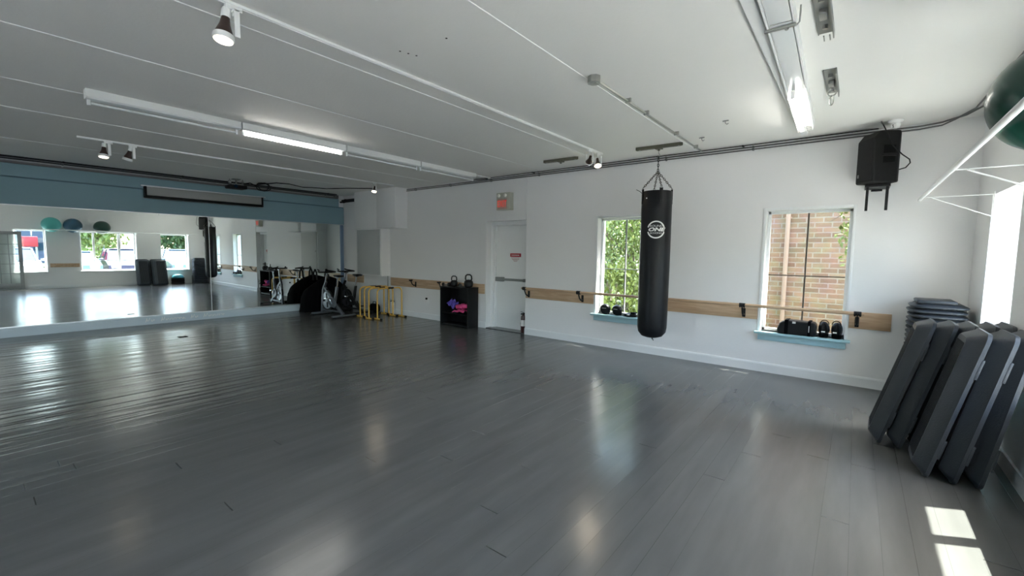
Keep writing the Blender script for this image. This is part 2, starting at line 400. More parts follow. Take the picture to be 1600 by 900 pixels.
def win_right(n, a, b, mull):
    fr = bpy.data.objects.new('window_%d' % n, None); COL.objects.link(fr); fr['kind'] = 'structure'
    z0, z1 = RZ; x = RX+.24; t = .045
    bm = new()
    for q in ((a, z0, a+t, z1), (b-t, z0, b, z1), (a+t, z0, b-t, z0+t), (a+t, z1-t, b-t, z1)): box(bm, (x, q[0], q[1]), (x+.06, q[2], q[3]), bev=.004)
    for m_, w in mull: box(bm, (x, m_-w, z0+t), (x+.06, m_+w, z1-t), bev=.004)
    box(bm, (x+.02, a+t, 1.02), (x+.04, b-t, 1.035))
    obj('window_frame', bm, 'white', fr)
    bm = new(); box(bm, (x+.028, a+.04, z0+.04), (x+.033, b-.04, z1-.04)); obj('pane', bm, 'glass', fr, smooth=False)
    bm = new(); box(bm, (RX-.05, a-.04, z0-.03), (x, b+.04, z0+.002), bev=.005); obj('window_sill', bm, 'trimw', fr)
win_right(3, *RW[0], []); win_right(4, *RW[1], [(2.95, .03), (3.69, .035)]); win_right(5, *RW[2], []); win_right(6, *RW[3], []); win_right(7, *RW[4], [])  # the last two are added behind the camera to let in more daylight

for n_, (a, b) in enumerate(FW):
    fr = bpy.data.objects.new('window_%d' % (8+n_), None); COL.objects.link(fr); fr['kind'] = 'structure'  # added unseen window, lets extra daylight reach the mirror side
    bm = new()
    for q in ((a, .5, a+.05, 2.4), (b-.05, .5, b, 2.4), (a+.05, .5, b-.05, .55), (a+.05, 2.35, b-.05, 2.4), ((a+b)/2-.02, .55, (a+b)/2+.02, 2.35)): box(bm, (q[0], YF-.10, q[1]), (q[2], YF-.05, q[3]), bev=.004)
    obj('window_frame', bm, 'white', fr)
    bm = new(); box(bm, (a+.04, YF-.078, .54), (b-.04, YF-.073, 2.36)); obj('pane', bm, 'glass', fr, smooth=False)

# exit door in its recess
dr = bpy.data.objects.new('door_1', None); COL.objects.link(dr); dr['kind'] = 'structure'
bm = new(); box(bm, (-5.86, 6.85, .01), (-4.94, 6.895, 2.10), bev=.003); obj('door_leaf', bm, 'white', dr)
bm = new()
for q in ((-5.9, -5.84), (-4.95, -4.9)): box(bm, (q[0], 6.76, 0), (q[1], 6.9, 2.17), bev=.004)
box(bm, (-5.84, 6.76, 2.09), (-4.95, 6.9, 2.17), bev=.004)
for q in ((-5.84, -5.81), (-4.98, -4.95)): box(bm, (q[0], 6.80, 0), (q[1], 6.9, 2.09), bev=.003)
obj('door_frame', bm, 'trimw', dr)
bm = new(); box(bm, (-5.76, 6.79, .985), (-5.04, 6.825, 1.03), bev=.006); box(bm, (-5.80, 6.785, .965), (-5.60, 6.85, 1.05), bev=.008); box(bm, (-5.10, 6.79, .975), (-4.99, 6.85, 1.04), bev=.008)
pb = obj('push_bar', bm, 'grey', dr); pb['label'] = 'grey metal push bar'
bm = new(); box(bm, (-5.9, 6.62, 0), (-4.9, 6.9, .012)); obj('threshold', bm, 'floor', dr, smooth=False)
# notice on the exit door
nt = thing('door_notice', 'small red and white notice on the white exit door', 'sign', (-5.325, 6.849, 1.42))
bm = new(); box(bm, (-.135, -.003, .045), (.135, 0, .115)); obj('red_band', bm, 'red', nt, smooth=False)
bm = new()
for k, (w, z) in enumerate(((.11, .03), (.10, .012), (.085, -.006), (.06, -.024), (.04, -.042))):
    x = -w
    while x < w-.01:
        L = random.uniform(.012, .03); box(bm, (x, -.0025, z-.004), (min(x+L, w), 0, z+.004)); x += L+.006
obj('small_print', bm, mat('faded_red_print', (.45, .22, .22), .6), nt, smooth=False)
bm = new()
for k in range(9): box(bm, (-.1+k*.022, -.0042, .07), (-.1+k*.022+.014, -.003, .09))
obj('heading_print', bm, 'label', nt, smooth=False)

# glazed french door leaf standing open against the right wall
fd = bpy.data.objects.new('door_2', None); COL.objects.link(fd); fd['kind'] = 'structure'
bm = new(); a, b, z0, z1, x0, x1 = .20, 1.06, .03, 2.06, .83, .87
box(bm, (x0, a, z0), (x1, a+.10, z1), bev=.003); box(bm, (x0, b-.10, z0), (x1, b, z1), bev=.003)
box(bm, (x0, a+.1, z0), (x1, b-.1, z0+.2), bev=.003); box(bm, (x0, a+.1, z1-.11), (x1, b-.1, z1), bev=.003)
for k in (1, 2):
    y = a+.1+(b-a-.2)*k/3; box(bm, (x0+.005, y-.011, z0+.2), (x1-.005, y+.011, z1-.11))
for k in range(1, 5):
    z = z0+.2+(z1-.11-z0-.2)*k/5; box(bm, (x0+.006, a+.1, z-.011), (x1-.006, b-.1, z+.011))
obj('door_leaf', bm, 'gpaint', fd)
bm = new(); box(bm, (x0+.018, a+.09, z0+.19), (x0+.022, b-.09, z1-.10)); obj('pane', bm, 'glass', fd, smooth=False)
bm = new(); tube(bm, [(x0, b-.05, 1.0), (x0-.05, b-.05, 1.0), (x0-.05, b-.15, 1.0)], .009); obj('door_handle', bm, 'chrome', fd)
bm = new()
for z in (.3, 1.05, 1.8): tube(bm, [(.88, .17, z), (.88, .17, z+.09)], .011); box(bm, (.86, .17, z), (.95, .19, z+.09))
obj('hinge', bm, 'grey', fd)

# ------------------------------------------------------------------ left wall: mirrors, teal bulkhead, plinth
def L(y): return y-3.42
MZ = (.17, 2.24)
mg = 'mirror panels of the left wall'
for nm, a, b, lab in (('wall_mirror', -.6, 3.412, 'large wall mirror left of the vertical joint, showing the street windows'),
                      ('wall_mirror', 3.428, 6.50, 'large wall mirror right of the vertical joint, ending near the corner by the spin bikes')):
    bm = new(); box(bm, (.002, L(a), MZ[0]), (.012, L(b), MZ[1]))
    o = obj(nm, bm, 'mirror', smooth=False, loc=LP, rot=LR); tag(o, lab, 'mirror', mg)
bm = new(); box(bm, (.0, L(3.415), MZ[0]), (.008, L(3.425), MZ[1])); struct('trim_10', bm, 'alu', smooth=False, loc=LP, rot=LR)
bm = new(); box(bm, (0, L(-.6), MZ[1]-.004), (.02, L(6.5), MZ[1]+.012)); box(bm, (0, L(-.6), MZ[0]-.012), (.02, L(6.5), MZ[0]+.006)); struct('trim_11', bm, 'alu', smooth=False, loc=LP, rot=LR)
bm = new(); box(bm, (0, L(6.50), .17), (.035, L(6.585), MZ[1]), bev=.003); struct('trim_12', bm, mat('slate_blue_paint', (.16, .24, .36), .5, var=.05), smooth=False, loc=LP, rot=LR)
bm = new(); box(bm, (0, L(-.6), 2.25), (.035, L(6.60), 2.695)); struct('trim_13', bm, 'teal', smooth=False, loc=LP, rot=LR)
bm = new(); box(bm, (0, L(-.6), 2.715), (.075, L(6.44), 2.925), bev=.003); struct('trim_14', bm, 'teal', smooth=False, loc=LP, rot=LR)
bm = new(); box(bm, (0, L(-.6), 2.69), (.022, L(6.6), 2.72)); struct('trim_15', bm, mat('teal_gap_shade', (.09, .17, .21), .6), smooth=False, loc=LP, rot=LR)  # gap under the upper panel, its shade put in as darker teal
bm = new(); box(bm, (0, L(YF), 0), (.06, L(6.6), .155), bev=.004); pl = struct('baseboard_left', bm, 'ledge', smooth=False, loc=LP, rot=LR)
# looping hand-lettered line painted on the plinth: unreadable at this size, so kept as loose pen strokes
bm = new()
y = 2.25
for wl_, n_ in ((.16, 2), (.42, 6), (.14, 2), (.42, 5)):
    for k in range(n_):
        yy = y + wl_*k/n_; w = wl_/n_*.8; hgt = .085 if (k == 0) else .045
        pts = [(.062, L(yy + w*t + .01*math.sin(t*9+k)), .05 + hgt*abs(math.sin(PI*t*1.5+k))) for t in [i/8 for i in range(9)]]
        tube(bm, pts, .006, 5)
    y += wl_ + .09
obj('lettering', bm, 'lettering', pl).location = (0, 0, 0)

# projection screen on the bulkhead
sc = thing('projection_screen', 'long rolled-up projection screen case on the teal bulkhead', 'projection screen', LP, rot=LR)
bm = new(); box(bm, (.075, L(2.36), 2.585), (.17, L(4.46), 2.75), bev=.01); obj('case', bm, mat('grey_screen_case', (.34, .34, .33), .5), sc)
bm = new(); box(bm, (.078, L(2.345), 2.535), (.175, L(4.475), 2.583), bev=.006); obj('bottom_bar', bm, 'black', sc)
bm = new(); box(bm, (.07, L(2.325), 2.535), (.178, L(2.36), 2.755), bev=.004); obj('end_cap', bm, 'black', sc)
bm = new(); box(bm, (.07, L(4.46), 2.535), (.178, L(4.495), 2.755), bev=.004); obj('end_cap', bm, 'black', sc)
bm = new(); box(bm, (.07, L(2.28), 2.757), (.14, L(4.56), 2.78), bev=.004); obj('mounting_rail', bm, 'alu', sc)
bm = new(); tube(bm, [(.125, L(2.30), 2.528), (.125, L(4.50), 2.528)], .007, 6); obj('hem_bar', bm, 'alu', sc)
# pipes above the bulkhead
bm = new(); box(bm, (0, L(-.6), 2.93), (.10, L(6.42), CH)); struct('trim_17', bm, mat('taupe_grey_paint', (.16, .15, .15), .5, var=.1), smooth=False, loc=LP, rot=LR)
pg = 'pipes along the top of the teal bulkhead'
for x, z, r, m_, lab in ((.135, 2.975, .022, 'galv', 'pale steel pipe along the ceiling edge above the mirrors, nearest the teal bulkhead'),
                         (.195, 2.992, .018, 'blackm', 'black pipe along the ceiling edge above the mirrors, beside the pale one'),
                         (.235, 3.000, .014, 'dgalv', 'thin grey conduit along the ceiling edge above the mirrors'),
                         (.32, 3.004, .013, 'blackm', 'thin black cable pipe along the ceiling, furthest from the teal bulkhead')):
    bm = new(); tube(bm, [(x, L(-.6), z), (x, L(3), z+.002), (x, L(6.25), z)], r, 10)
    for yy in (1.2, 2.9, 4.6, 6.0): box(bm, (x-r*1.3, L(yy), z-r*1.25), (x+r*1.3, L(yy)+.025, CH))
    tag(obj('ceiling_pipe', bm, m_, loc=LP, rot=LR), lab, 'pipe', pg)
for k, z in enumerate((2.90, 2.85)):
    bm = new(); tube(bm, [(-11.12, 6.56-.05*k, z), (-10.17, 6.56-.05*k, z)], .024, 10); tube(bm, [(-11.0, 6.56-.05*k, z), (-10.93, 6.56-.05*k, z)], .032, 10)
    tag(obj('black_pipe', bm, 'blackm'), ('upper' if k == 0 else 'lower') + ' short black pipe in the corner between teal bulkhead and grey box', 'pipe')
# ceiling projector and its cable
pr = thing('ceiling_projector', 'small dark projector hung from the ceiling above the mirror wall', 'projector', (-10.42, 3.72, 2.86))
bm = new(); box(bm, (-.14, -.17, -.045), (.14, .17, .03), bev=.02); obj('body', bm, 'black', pr)
bm = new(); box(bm, (-.09, -.12, .03), (.09, .12, .06), bev=.012); obj('top_cover', bm, 'grey', pr)
bm = new(); tube(bm, [(0, 0, .05), (0, 0, .16)], .018); box(bm, (-.07, -.07, .15), (.07, .07, .16)); obj('ceiling_mount', bm, 'grey', pr)
bm = new(); lathe(bm, [(0, 0), (.035, 0), (.035, .03), (.028, .035), (0, .035)], 20, Matrix.Translation((.13, -.06, -.005)) @ Matrix.Rotation(PI/2, 4, 'Y')); obj('lens', bm, 'carglass', pr)
bm = new(); sphere(bm, (.02, .12, .10), .03, 12); tube(bm, [(.02, .12, .12), (.02, .12, .16)], .008); obj('cable_plug', bm, 'galv', pr)
bm = new(); sphere(bm, (-.03, -.11, .10), .035, 12); tube(bm, [(-.03, -.11, .12), (-.03, -.11, .16)], .008); obj('cable_plug', bm, 'galv', pr)
bm = new(); pts = [(-10.42, 3.83, 2.93), (-10.3, 3.95, 2.96)]
for k in range(26):
    a = -2*PI*k/12+PI; pts.append((-10.22+.03*math.sin(k*1.7), 4.16+.13*math.cos(a)+.04*(k > 12), 2.90+.085*math.sin(a)))
pts += [(-10.0, 4.36, 2.99), (-9.95, 4.6, 2.995), (-10.12, 5.0, 2.985), (-9.98, 5.15, 2.985), (-9.9, 5.45, 2.99), (-9.5, 5.7, 3.0), (-8.95, 6.1, 3.0)]
tube(bm, pts, .011, 6); tag(obj('ceiling_cable', bm, 'black'), 'black cable coiled and trailing along the ceiling beside the projector', 'cable')

# ------------------------------------------------------------------ boxed-in cabinets in the corner
bxm = mat('grey_white_panel', (.47, .48, .475), .55, var=.03, vscale=2)
t = thing('boxed_cabinet', 'grey-white wall box with a hinged door, under the ceiling boxes in the corner', 'wall box', (0, 0, 0))
bm = new(); box(bm, (-10.14, 6.36, .93), (-9.08, 6.617, 2.10), bev=.006); obj('body', bm, 'wall', t)
bm = new(); box(bm, (-10.09, 6.345, .96), (-9.12, 6.36, 2.07), bev=.003); obj('door', bm, bxm, t)
bm = new(); sphere(bm, (-10.05, 6.335, 1.52), .014, 10); obj('knob', bm, 'chrome', t)
t = tag(obj('ceiling_box', box(new(), (-10.15, 6.32, 2.102), (-9.135, 6.62, CH-.002), bev=.005), 'wall'), 'flat grey-white box under the ceiling, left one, above the hinged box', 'wall box')
bm = new(); box(bm, (-9.15, 6.30, 2.101), (-9.125, 6.322, CH-.002)); obj('edge_strip', bm, 'white', t)
tag(obj('ceiling_box', box(new(), (-9.124, 6.27, 2.09), (-8.40, 6.62, CH-.002), bev=.006), 'wall'), 'grey-white box under the ceiling, right one, jutting past the hinged box', 'wall box')
bm = new(); tube(bm, [(-9.16, 6.60, .93), (-9.16, 6.60, .0)], .018); tag(obj('riser_pipe', bm, 'grey'), 'thin grey riser pipe dropping from the hinged wall box', 'pipe')

# ------------------------------------------------------------------ barre boards, rail, brackets
bz0, bz1 = .70, .90
bgp = 'pale wooden barre boards along the back wall'
for a, b, lab in ((-11.0, -10.22, 'short wooden barre board in the corner beside the mirror'),
                  (-9.05, -5.93, 'long wooden barre board between the corner box and the exit door'),
                  (-4.88, -3.46, 'wooden barre board between the exit door and the tree window'),
                  (-2.51, -1.01, 'wooden barre board between the two windows, behind the heavy bag'),
                  (-.035, .35, 'short wooden barre board right of the brick-view window')):
    bm = new(); box(bm, (a, D-.02, bz0), (b, D, bz1), bev=.003); tag(obj('barre_board', bm, 'wood'), lab, 'board', bgp)
bm = new(); tube(bm, [(-4.86, 6.45, .895), (.10, 6.45, .895)], .02, 14); tag(obj('barre_rail', bm, 'wood'), 'round wooden ballet barre running across both windows', 'ballet barre')
def bracket(name, x, label, rail=True):
    t = thing(name, label, 'bracket', (x, D, 0), group='black barre brackets')
    bm = new(); box(bm, (-.02, -.035, .72), (.02, -.02, .84), bev=.004); obj('wall_plate', bm, 'blackm', t)
    bm = new(); tube(bm, [(0, -.03, .76), (0, -.08, .755), (0, -.13, .79), (0, -.165, .86)], .013, 8, rr=[.016, .014, .012, .012]); obj('arm', bm, 'blackm', t)
    bm = new(); n = 10
    for s in (-1,): 
        pts = [(0, -.17+.029*math.cos(PI+PI*k/n), .895+.029*math.sin(PI+PI*k/n)) for k in range(n+1)]
        for q in (-.025, 0, .025): tube(bm, [(q, p[1], p[2]) for p in pts], .009, 6)
    if rail:
        tube(bm, [(-.035, -.17, .895), (.035, -.17, .895)], .0265, 12)
    obj('cradle', bm, 'blackm', t)
    return t
bracket('barre_bracket', -8.08, 'black barre bracket without rail near the corner box', False)
bracket('barre_bracket', -7.12, 'black barre bracket without rail just left of the black cubby', False)
bracket('barre_bracket', -4.80, 'black barre bracket right beside the exit door')
bracket('barre_bracket', -3.66, 'black barre bracket just left of the tree window')
bracket('barre_bracket', -1.17, 'black barre bracket just left of the brick-view window')
bracket('barre_bracket', .04, 'black barre bracket at the right end of the rail')

# ------------------------------------------------------------------ fluorescents
def fluorescent(name, label, y0, L_, x0, z, lit, pan=False, skew=0, grp=None):
    t = thing(name, label, 'ceiling light', (x0, y0, z), rz=skew, group=grp)
    bm = new()
    if not pan:
        prism(bm, [(-.05, 0), (-.055, -.07), (-.04, -.085), (.04, -.085), (.055, -.07), (.05, 0)], .008, L_-.008, 'y'); obj('housing', bm, 'white', t, smooth=False)
        tx, tz = -.025, -.115
    else:
        box(bm, (-.07, .006, -.055), (.07, L_-.006, 0), bev=.004)
        for sx in (-1, 1): box(bm, (sx*.07-.006, .006, -.075), (sx*.07+.006, L_-.006, -.0), bev=.002)
        obj('housing', bm, 'white', t, smooth=False)
        tx, tz = -.03, -.09
        if not lit:
            bm = new(); box(bm, (-.058, .03, -.066), (.058, L_-.03, -.056), bev=.003); obj('diffuser_panel', bm, 'tube_off', t)
    if lit or not pan:
        bm = new(); tube(bm, [(tx, .05, tz), (tx, L_-.05, tz)], .013 if not pan else .016, 12); obj('tube', bm, 'tube_on' if lit else 'tube_off', t)
        for y in (.022, L_-.047):
            bm = new(); box(bm, (tx-.016, y, tz-.022), (tx+.016, y+.025, -.05), bev=.004); obj('lamp_holder', bm, 'trimw', t)
    if pan and lit:
        bm = new()
        for k in range(30):
            y = .06 + (L_-.12)*k/29; tube(bm, [(-.07, y, -.06), (-.068, y, -.115), (.068, y, -.115), (.07, y, -.06)], .0022, 4)
        for x in (-.066, -.02, .02, .066): tube(bm, [(x, .05, -.116), (x, L_-.05, -.116)], .0022, 4)
        obj('wire_guard', bm, 'grey', t)
    return t
ga = 'white strip lights in the row over the middle of the floor'
za = CH-.002
for y, lit, lab in ((.80, False, 'unlit white strip light nearest the camera in the middle row'), (2.12, True, 'only lit strip light of the middle ceiling row'),
                    (3.45, False, 'unlit white strip light directly beyond the lit one'), (4.78, False, 'unlit white strip light at the back wall end of the middle row')):
    fluorescent('strip_light', lab, y, 1.32, -5.75, za, lit, grp=ga)
gb = 'white strip lights in the row on the right side of the ceiling'
bm = new(); tube(bm, [(-5.75, 6.1, CH-.02), (-5.75, 6.55, CH-.02)], .012, 8); tag(obj('light_conduit', bm, 'white'), 'white conduit from the middle light row to the back wall', 'pipe')
for y, lit, lab in ((1.86, False, 'unlit white strip light at the top edge of the photo, right row'), (3.18, False, 'unlit white strip light just before the caged lit one'), (4.50, True, 'lit strip light with wire guard near the back wall, right row')):
    fluorescent('strip_light', lab, y, 1.32, -.44-.03*(y-2.8), za, lit, pan=True, skew=.03, grp=gb)
bm = new(); box(bm, (-.54, 3.165, 2.925), (-.37, 3.19, 2.940), bev=.003); tube(bm, [(-.37, 3.18, 2.93), (-.355, 3.17, 2.94), (-.35, 3.14, 2.98), (-.35, 3.14, CH)], .005, 6); sphere(bm, (-.42, 3.18, 2.922), .012, 10)
tag(obj('hanger_clip', bm, 'galv'), 'small steel hanger clip across the joint of the right light row', 'clip')

# ------------------------------------------------------------------ track lights
def track(name, x, y0, y1, label):
    bm = new(); box(bm, (x-.018, y0, CH-.02), (x+.018, y1, CH-.001), bev=.003)
    box(bm, (x-.006, y0, CH-.0235), (x+.006, y1, CH-.019))
    return tag(obj(name, bm, 'white'), label, 'light track')
track('light_track', -3.03, -.6, 5.92, 'long white light track running from top left towards the heavy bag')
track('light_track', -8.22, 1.05, 6.10, 'white light track over the mirror side of the room')
def spot(name, x, y, label, kind, aim, power, rz=0):
    t = thing(name, label, 'spotlight', (x, y, CH-.02), rz=rz, group='track spotlights')
    bm = new(); box(bm, (-.018, -.045, -.03), (.018, .045, 0), bev=.004); tube(bm, [(0, 0, -.03), (0, 0, -.06)], .008); obj('track_adapter', bm, 'white', t)
    ya = Vector(aim).normalized(); rot = (-ya).to_track_quat('Z', 'X').to_matrix().to_4x4()
    c = Vector((0, -.05 if kind == 'flood' else 0, -.15)); Mx = Matrix.Translation(c) @ rot
    if kind == 'flood':
        bm = new(); box(bm, (.035, -.01, -.19), (.045, .02, -.03), bev=.003); box(bm, (-.0, -.012, -.04), (.045, .02, -.03)); obj('yoke', bm, 'white', t)
        bm = new(); lathe(bm, [(0, .13), (.022, .13), (.026, .12), (.026, .075), (.024, .07)], 20, Mx); obj('socket', bm, 'white', t)
        bm = new(); lathe(bm, [(.022, .078), (.024, .06), (.028, .03), (.038, 0), (.045, -.02), (.048, -.04)], 24, Mx); obj('lamp_body', bm, 'brown', t)
        bm = new(); lathe(bm, [(.047, -.035), (.056, -.04), (.058, -.06), (.055, -.072), (.050, -.072), (.049, -.045)], 24, Mx); obj('rim', bm, 'white', t)
        bm = new(); lathe(bm, [(0, -.066), (.048, -.062), (.049, -.058), (0, -.058)], 24, Mx); obj('lamp_face', bm, 'bulb', t)
        R_ = .07
    else:
        bm = new(); box(bm, (.05, -.006, -.17), (.056, .016, -.05), bev=.002); box(bm, (-.056, -.006, -.17), (-.05, .016, -.05), bev=.002); box(bm, (-.056, -.006, -.06), (.056, .016, -.054), bev=.002); obj('yoke', bm, 'white', t)
        bm = new(); lathe(bm, [(0, .085), (.018, .085), (.02, .05), (.025, .02), (.045, -.02), (.05, -.03)], 24, Mx); obj('lamp_body', bm, 'brown', t)
        bm = new(); lathe(bm, [(.049, -.026), (.054, -.03), (.054, -.042), (.047, -.042)], 24, Mx); obj('rim', bm, 'white', t)
        bm = new(); lathe(bm, [(0, -.052), (.03, -.046), (.048, -.036), (.048, -.030), (0, -.03)], 24, Mx); obj('lamp_face', bm, 'bulb', t)
        R_ = .06
    if power:
        d = bpy.data.lights.new('lamp', 'SPOT'); d.energy = power*.15; d.color = (1, .84, .62); d.spot_size = 1.9; d.spot_blend = .8; d.shadow_soft_size = .04
        o = bpy.data.objects.new('lamp_light', d); COL.objects.link(o); o.parent = t; o.location = c + ya*(R_+.02); o.rotation_euler = (-ya).to_track_quat('Z', 'X').to_euler()
    return t
spot('track_spotlight', -3.03, 1.10, 'nearest track spotlight at the top of the photo, brown body, lit', 'flood', (.1, -.15, -1), 18)
spot('track_spotlight', -8.22, 1.36, 'left lamp of the pair of track spotlights over the mirror side', 'flood', (.2, -.1, -1), 14)
spot('track_spotlight', -8.22, 1.62, 'right lamp of the pair of track spotlights over the mirror side', 'flood', (-.2, -.25, -1), 14)
spot('track_spotlight', -8.22, 5.60, 'lone small track spotlight near the grey corner boxes', 'cone', (.25, -.35, -1), 16)
spot('track_spotlight', -3.03, 5.55, 'darker track spotlight turned away, left of the pair before the heavy bag', 'cone', (-.5, .6, -.45), 0)
spot('track_spotlight', -3.03, 5.80, 'lit track spotlight at the end of the track left of the heavy bag', 'cone', (.3, -.35, -1), 16)

# ------------------------------------------------------------------ ceiling conduit, junction box, mounts
jb = thing('junction_box', 'octagonal metal junction box on the ceiling with a conduit', 'junction box', (-1.81, 3.36, CH))
bm = new(); lathe(bm, [(0, 0), (.055, 0), (.055, -.05), (0, -.05)], 8); obj('body', bm, 'galv', jb, smooth=False)
bm = new(); lathe(bm, [(0, -.05), (.057, -.05), (.057, -.054), (0, -.054)], 8); box(bm, (-.03, -.018, -.062), (.03, .018, -.054)); obj('cover', bm, 'galv', jb, smooth=False)
bm = new(); tube(bm, [(-1.80, 3.41, 2.995), (-1.80, 5.0, 2.995), (-1.80, 6.50, 2.995)], .011, 10)
for y in (4.0, 4.45, 5.4, 6.2): box(bm, (-1.818, y, 2.98), (-1.765, y+.02, CH))
tag(obj('ceiling_conduit', bm, 'galv'), 'straight grey conduit from the junction box to the back wall', 'pipe')
gp = 'conduits along the top of the back wall'
runs = [(.0, 2.985, .0095, -8.38, 'dgalv', 'upper dark conduit along the top of the back wall'), (.012, 2.952, .0085, -8.38, 'dgalv', 'lower dark conduit along the top of the back wall'), (.035, 3.008, .006, -6.2, 'blackm', 'thin black cable pipe tight under the ceiling at the back wall')]
for k, (dy, z, r, x0, m_, lab) in enumerate(runs):
    y = D-.03-dy; bm = new()
    if k < 2: pts = [(x0, y, z), (-4, y, z), (.45, y, z), (.62, y-.02, z+.01), (.78-.08*k, y-.18, z+.02), (.86-.06*k, y-.5, min(z+.03, 3.0)), (.9-.06*k, 3.0, min(z+.03, 3.0))]
    else: pts = [(x0, y, z), (-1, y, z), (.1, y, z)]
    tube(bm, pts, r, 8)
    for x in [x0+.3+j*1.15 for j in range(int((.2-x0)/1.15))]: box(bm, (x, y-r*1.3, z-r*1.3), (x+.02, D, z+r*1.3))
    tag(obj('wall_conduit', bm, m_), lab, 'pipe', gp)

def mount(x, y, label, w=.62):
    t = thing('ceiling_mount', label, 'ceiling mount', (x, y, CH), rz=.05)
    bm = new(); prism(bm, [(-w/2, -.03), (w/2-.03, -.03), (w/2, 0), (w/2-.03, .03), (-w/2, .03)], -.04, -.001, 'z'); obj('beam', bm, 'olive', t, smooth=False)
    bm = new(); box(bm, (-.045, -.04, -.055), (.045, .04, -.04), bev=.004); tube(bm, [(0, 0, -.05), (0, 0, -.075)], .016); obj('swivel', bm, 'olive', t)
    for s in (-1, 1):
        bm = new(); lathe(bm, [(0, -.048), (.012, -.048), (.014, -.040), (0, -.040)], 6, Matrix.Translation((s*w*.42, 0, 0))); obj('bolt', bm, 'galv', t)
    return t
BX, BY = -2.19, 5.93
mount(BX, BY, 'olive steel ceiling beam that carries the heavy bag')
mount(-3.72, 5.90, 'empty olive steel ceiling beam left of the track spotlights', .60)
def plate(x, y, label, hook, L_=.62):
    t = thing('anchor_plate', label, 'ceiling anchor', (x, y, CH))
    bm = new(); box(bm, (-.045, -L_/2, -.012), (-.038, L_/2, -.001)); box(bm, (-.045, -L_/2, -.006), (.045, L_/2, -.001)); box(bm, (.038, -L_/2, -.05), (.045, L_/2, -.001)); obj('channel', bm, 'grey', t, smooth=False)
    for k in (-.3, .3):
        bm = new(); lathe(bm, [(0, -.03), (.014, -.03), (.016, -.006), (0, -.006)], 8, Matrix.Translation((0, k*L_, 0))); obj('bolt', bm, 'galv', t)
    bm = new(); box(bm, (-.02, -.05, -.035), (.02, .05, -.006), bev=.004); obj('clamp_block', bm, 'galv', t)
    if hook:
        c = (.0, .12)
        bm = new(); tube(bm, [(.0+.03*math.cos(a), c[1]+.0, -.06+.03*math.sin(a)) for a in [2*PI*k/16 for k in range(16)]], .006, 8, closed=True); obj('ring', bm, 'galv', t)
        bm = new(); tube(bm, [(.012*math.cos(a), c[1], -.125+.04*math.sin(a)) for a in [2*PI*k/16 for k in range(16)]], .006, 8, closed=True); obj('snap_hook', bm, 'galv', t)
    else:
        for s in (-.012, .02):
            bm = new(); tube(bm, [(s, L_/2-.02, -.03), (s, L_/2+.05, -.035)], .004, 6); obj('pin', bm, 'galv', t)
    return t
plate(-.25, 3.30, 'grey steel anchor plate at the top edge of the photo, without hook', False)
plate(-.26, 4.62, 'grey steel anchor plate with a hanging snap hook, nearer the speaker', True)
for x, y, lab in ((-1.22, 5.27, 'tiny wire hook screwed in the ceiling left of the caged light'), (-1.62, 5.85, 'tiny hook in the ceiling right of the bag beam')):
    bm = new(); tube(bm, [(x, y, CH), (x, y, CH-.03), (x+.015, y, CH-.045), (x+.03, y, CH-.035)], .004, 6); box(bm, (x-.03, y-.006, CH-.01), (x+.03, y+.006, CH-.001)); tag(obj('ceiling_hook', bm, 'grey'), lab, 'hook', 'tiny ceiling hooks')
# drill holes in the ceiling
bm = new()
for x, y in ((-2.74, 2.10), (-2.72, 2.16), (-2.70, 2.22), (-2.32, 2.17)): lathe(bm, [(0, CH-.0015), (.008, CH-.0015), (.008, CH)], 8, Matrix.Translation((x, y, 0)))
tag(obj('drill_holes', bm, 'black'), 'small dark drill holes in the ceiling right of the long track', 'holes'); bpy.data.objects['drill_holes']['kind'] = 'structure'
for k in ('label', 'category'): del bpy.data.objects['drill_holes'][k]
bpy.data.objects['drill_holes'].name = 'trim_16'

# security camera
t = thing('security_camera', 'white dome security camera on the ceiling above the loudspeaker', 'camera', (.235, 6.32, CH))
bm = new(); lathe(bm, [(0, 0), (.065, 0), (.065, -.015), (.055, -.03), (.0, -.03)], 28); obj('base', bm, 'white', t)
bm = new(); sphere(bm, (0, -.01, -.045), .045, 22); obj('ball', bm, 'white', t)
bm = new(); Mx = Matrix.Translation((-.018, -.045, -.062)) @ Vector((-.35, -.8, -.45)).to_track_quat('Z', 'X').to_matrix().to_4x4()
lathe(bm, [(0, .012), (.022, .012), (.026, .004), (.026, -.015), (0, -.015)], 20, Mx); obj('lens_face', bm, 'white', t)
for s in (-.009, .009):
    bm = new(); lathe(bm, [(0, .0135), (.0065, .0135), (.0065, .010), (0, .010)], 12, Mx @ Matrix.Translation((s, 0, 0))); obj('lens', bm, 'black', t)

# ------------------------------------------------------------------ heavy bag
def chain(bm, p, q, link=.038, r=.0042):
    p, q = Vector(p), Vector(q); t = q-p; n = max(1, int(t.length/(link*.72))); d = t.normalized()
    base = t.to_track_quat('Z', 'X').to_matrix()
    for k in range(n):
        c = p.lerp(q, (k+.5)/n); rot = base @ Matrix.Rotation(PI/2*(k % 2)+.4, 3, 'Z')
        tube(bm, [c + rot @ Vector((.010*math.cos(a), 0, link/2*math.sin(a))) for a in [2*PI*j/10 for j in range(10)]], r, 5, closed=True)
t = thing('heavy_bag', 'tall black heavy punching bag hanging from the ceiling on chains', 'punching bag', (BX, BY, 0), rot=(0, 0, 0))
r = .198; z0, z1 = .40, 2.40
bm = new(); lathe(bm, [(0, z0), (.08, z0+.004), (.14, z0+.025), (r-.015, z0+.08), (r-.002, z0+.15), (r, z0+.4), (r+.003, z0+1.0), (r+.001, z1-.3), (r, z1-.13), (r-.004, z1-.12), (r-.004, z1-.02), (r-.008, z1), (r-.03, z1-.004), (0, z1-.03)], 48); obj('bag_body', bm, 'vinyl', t)
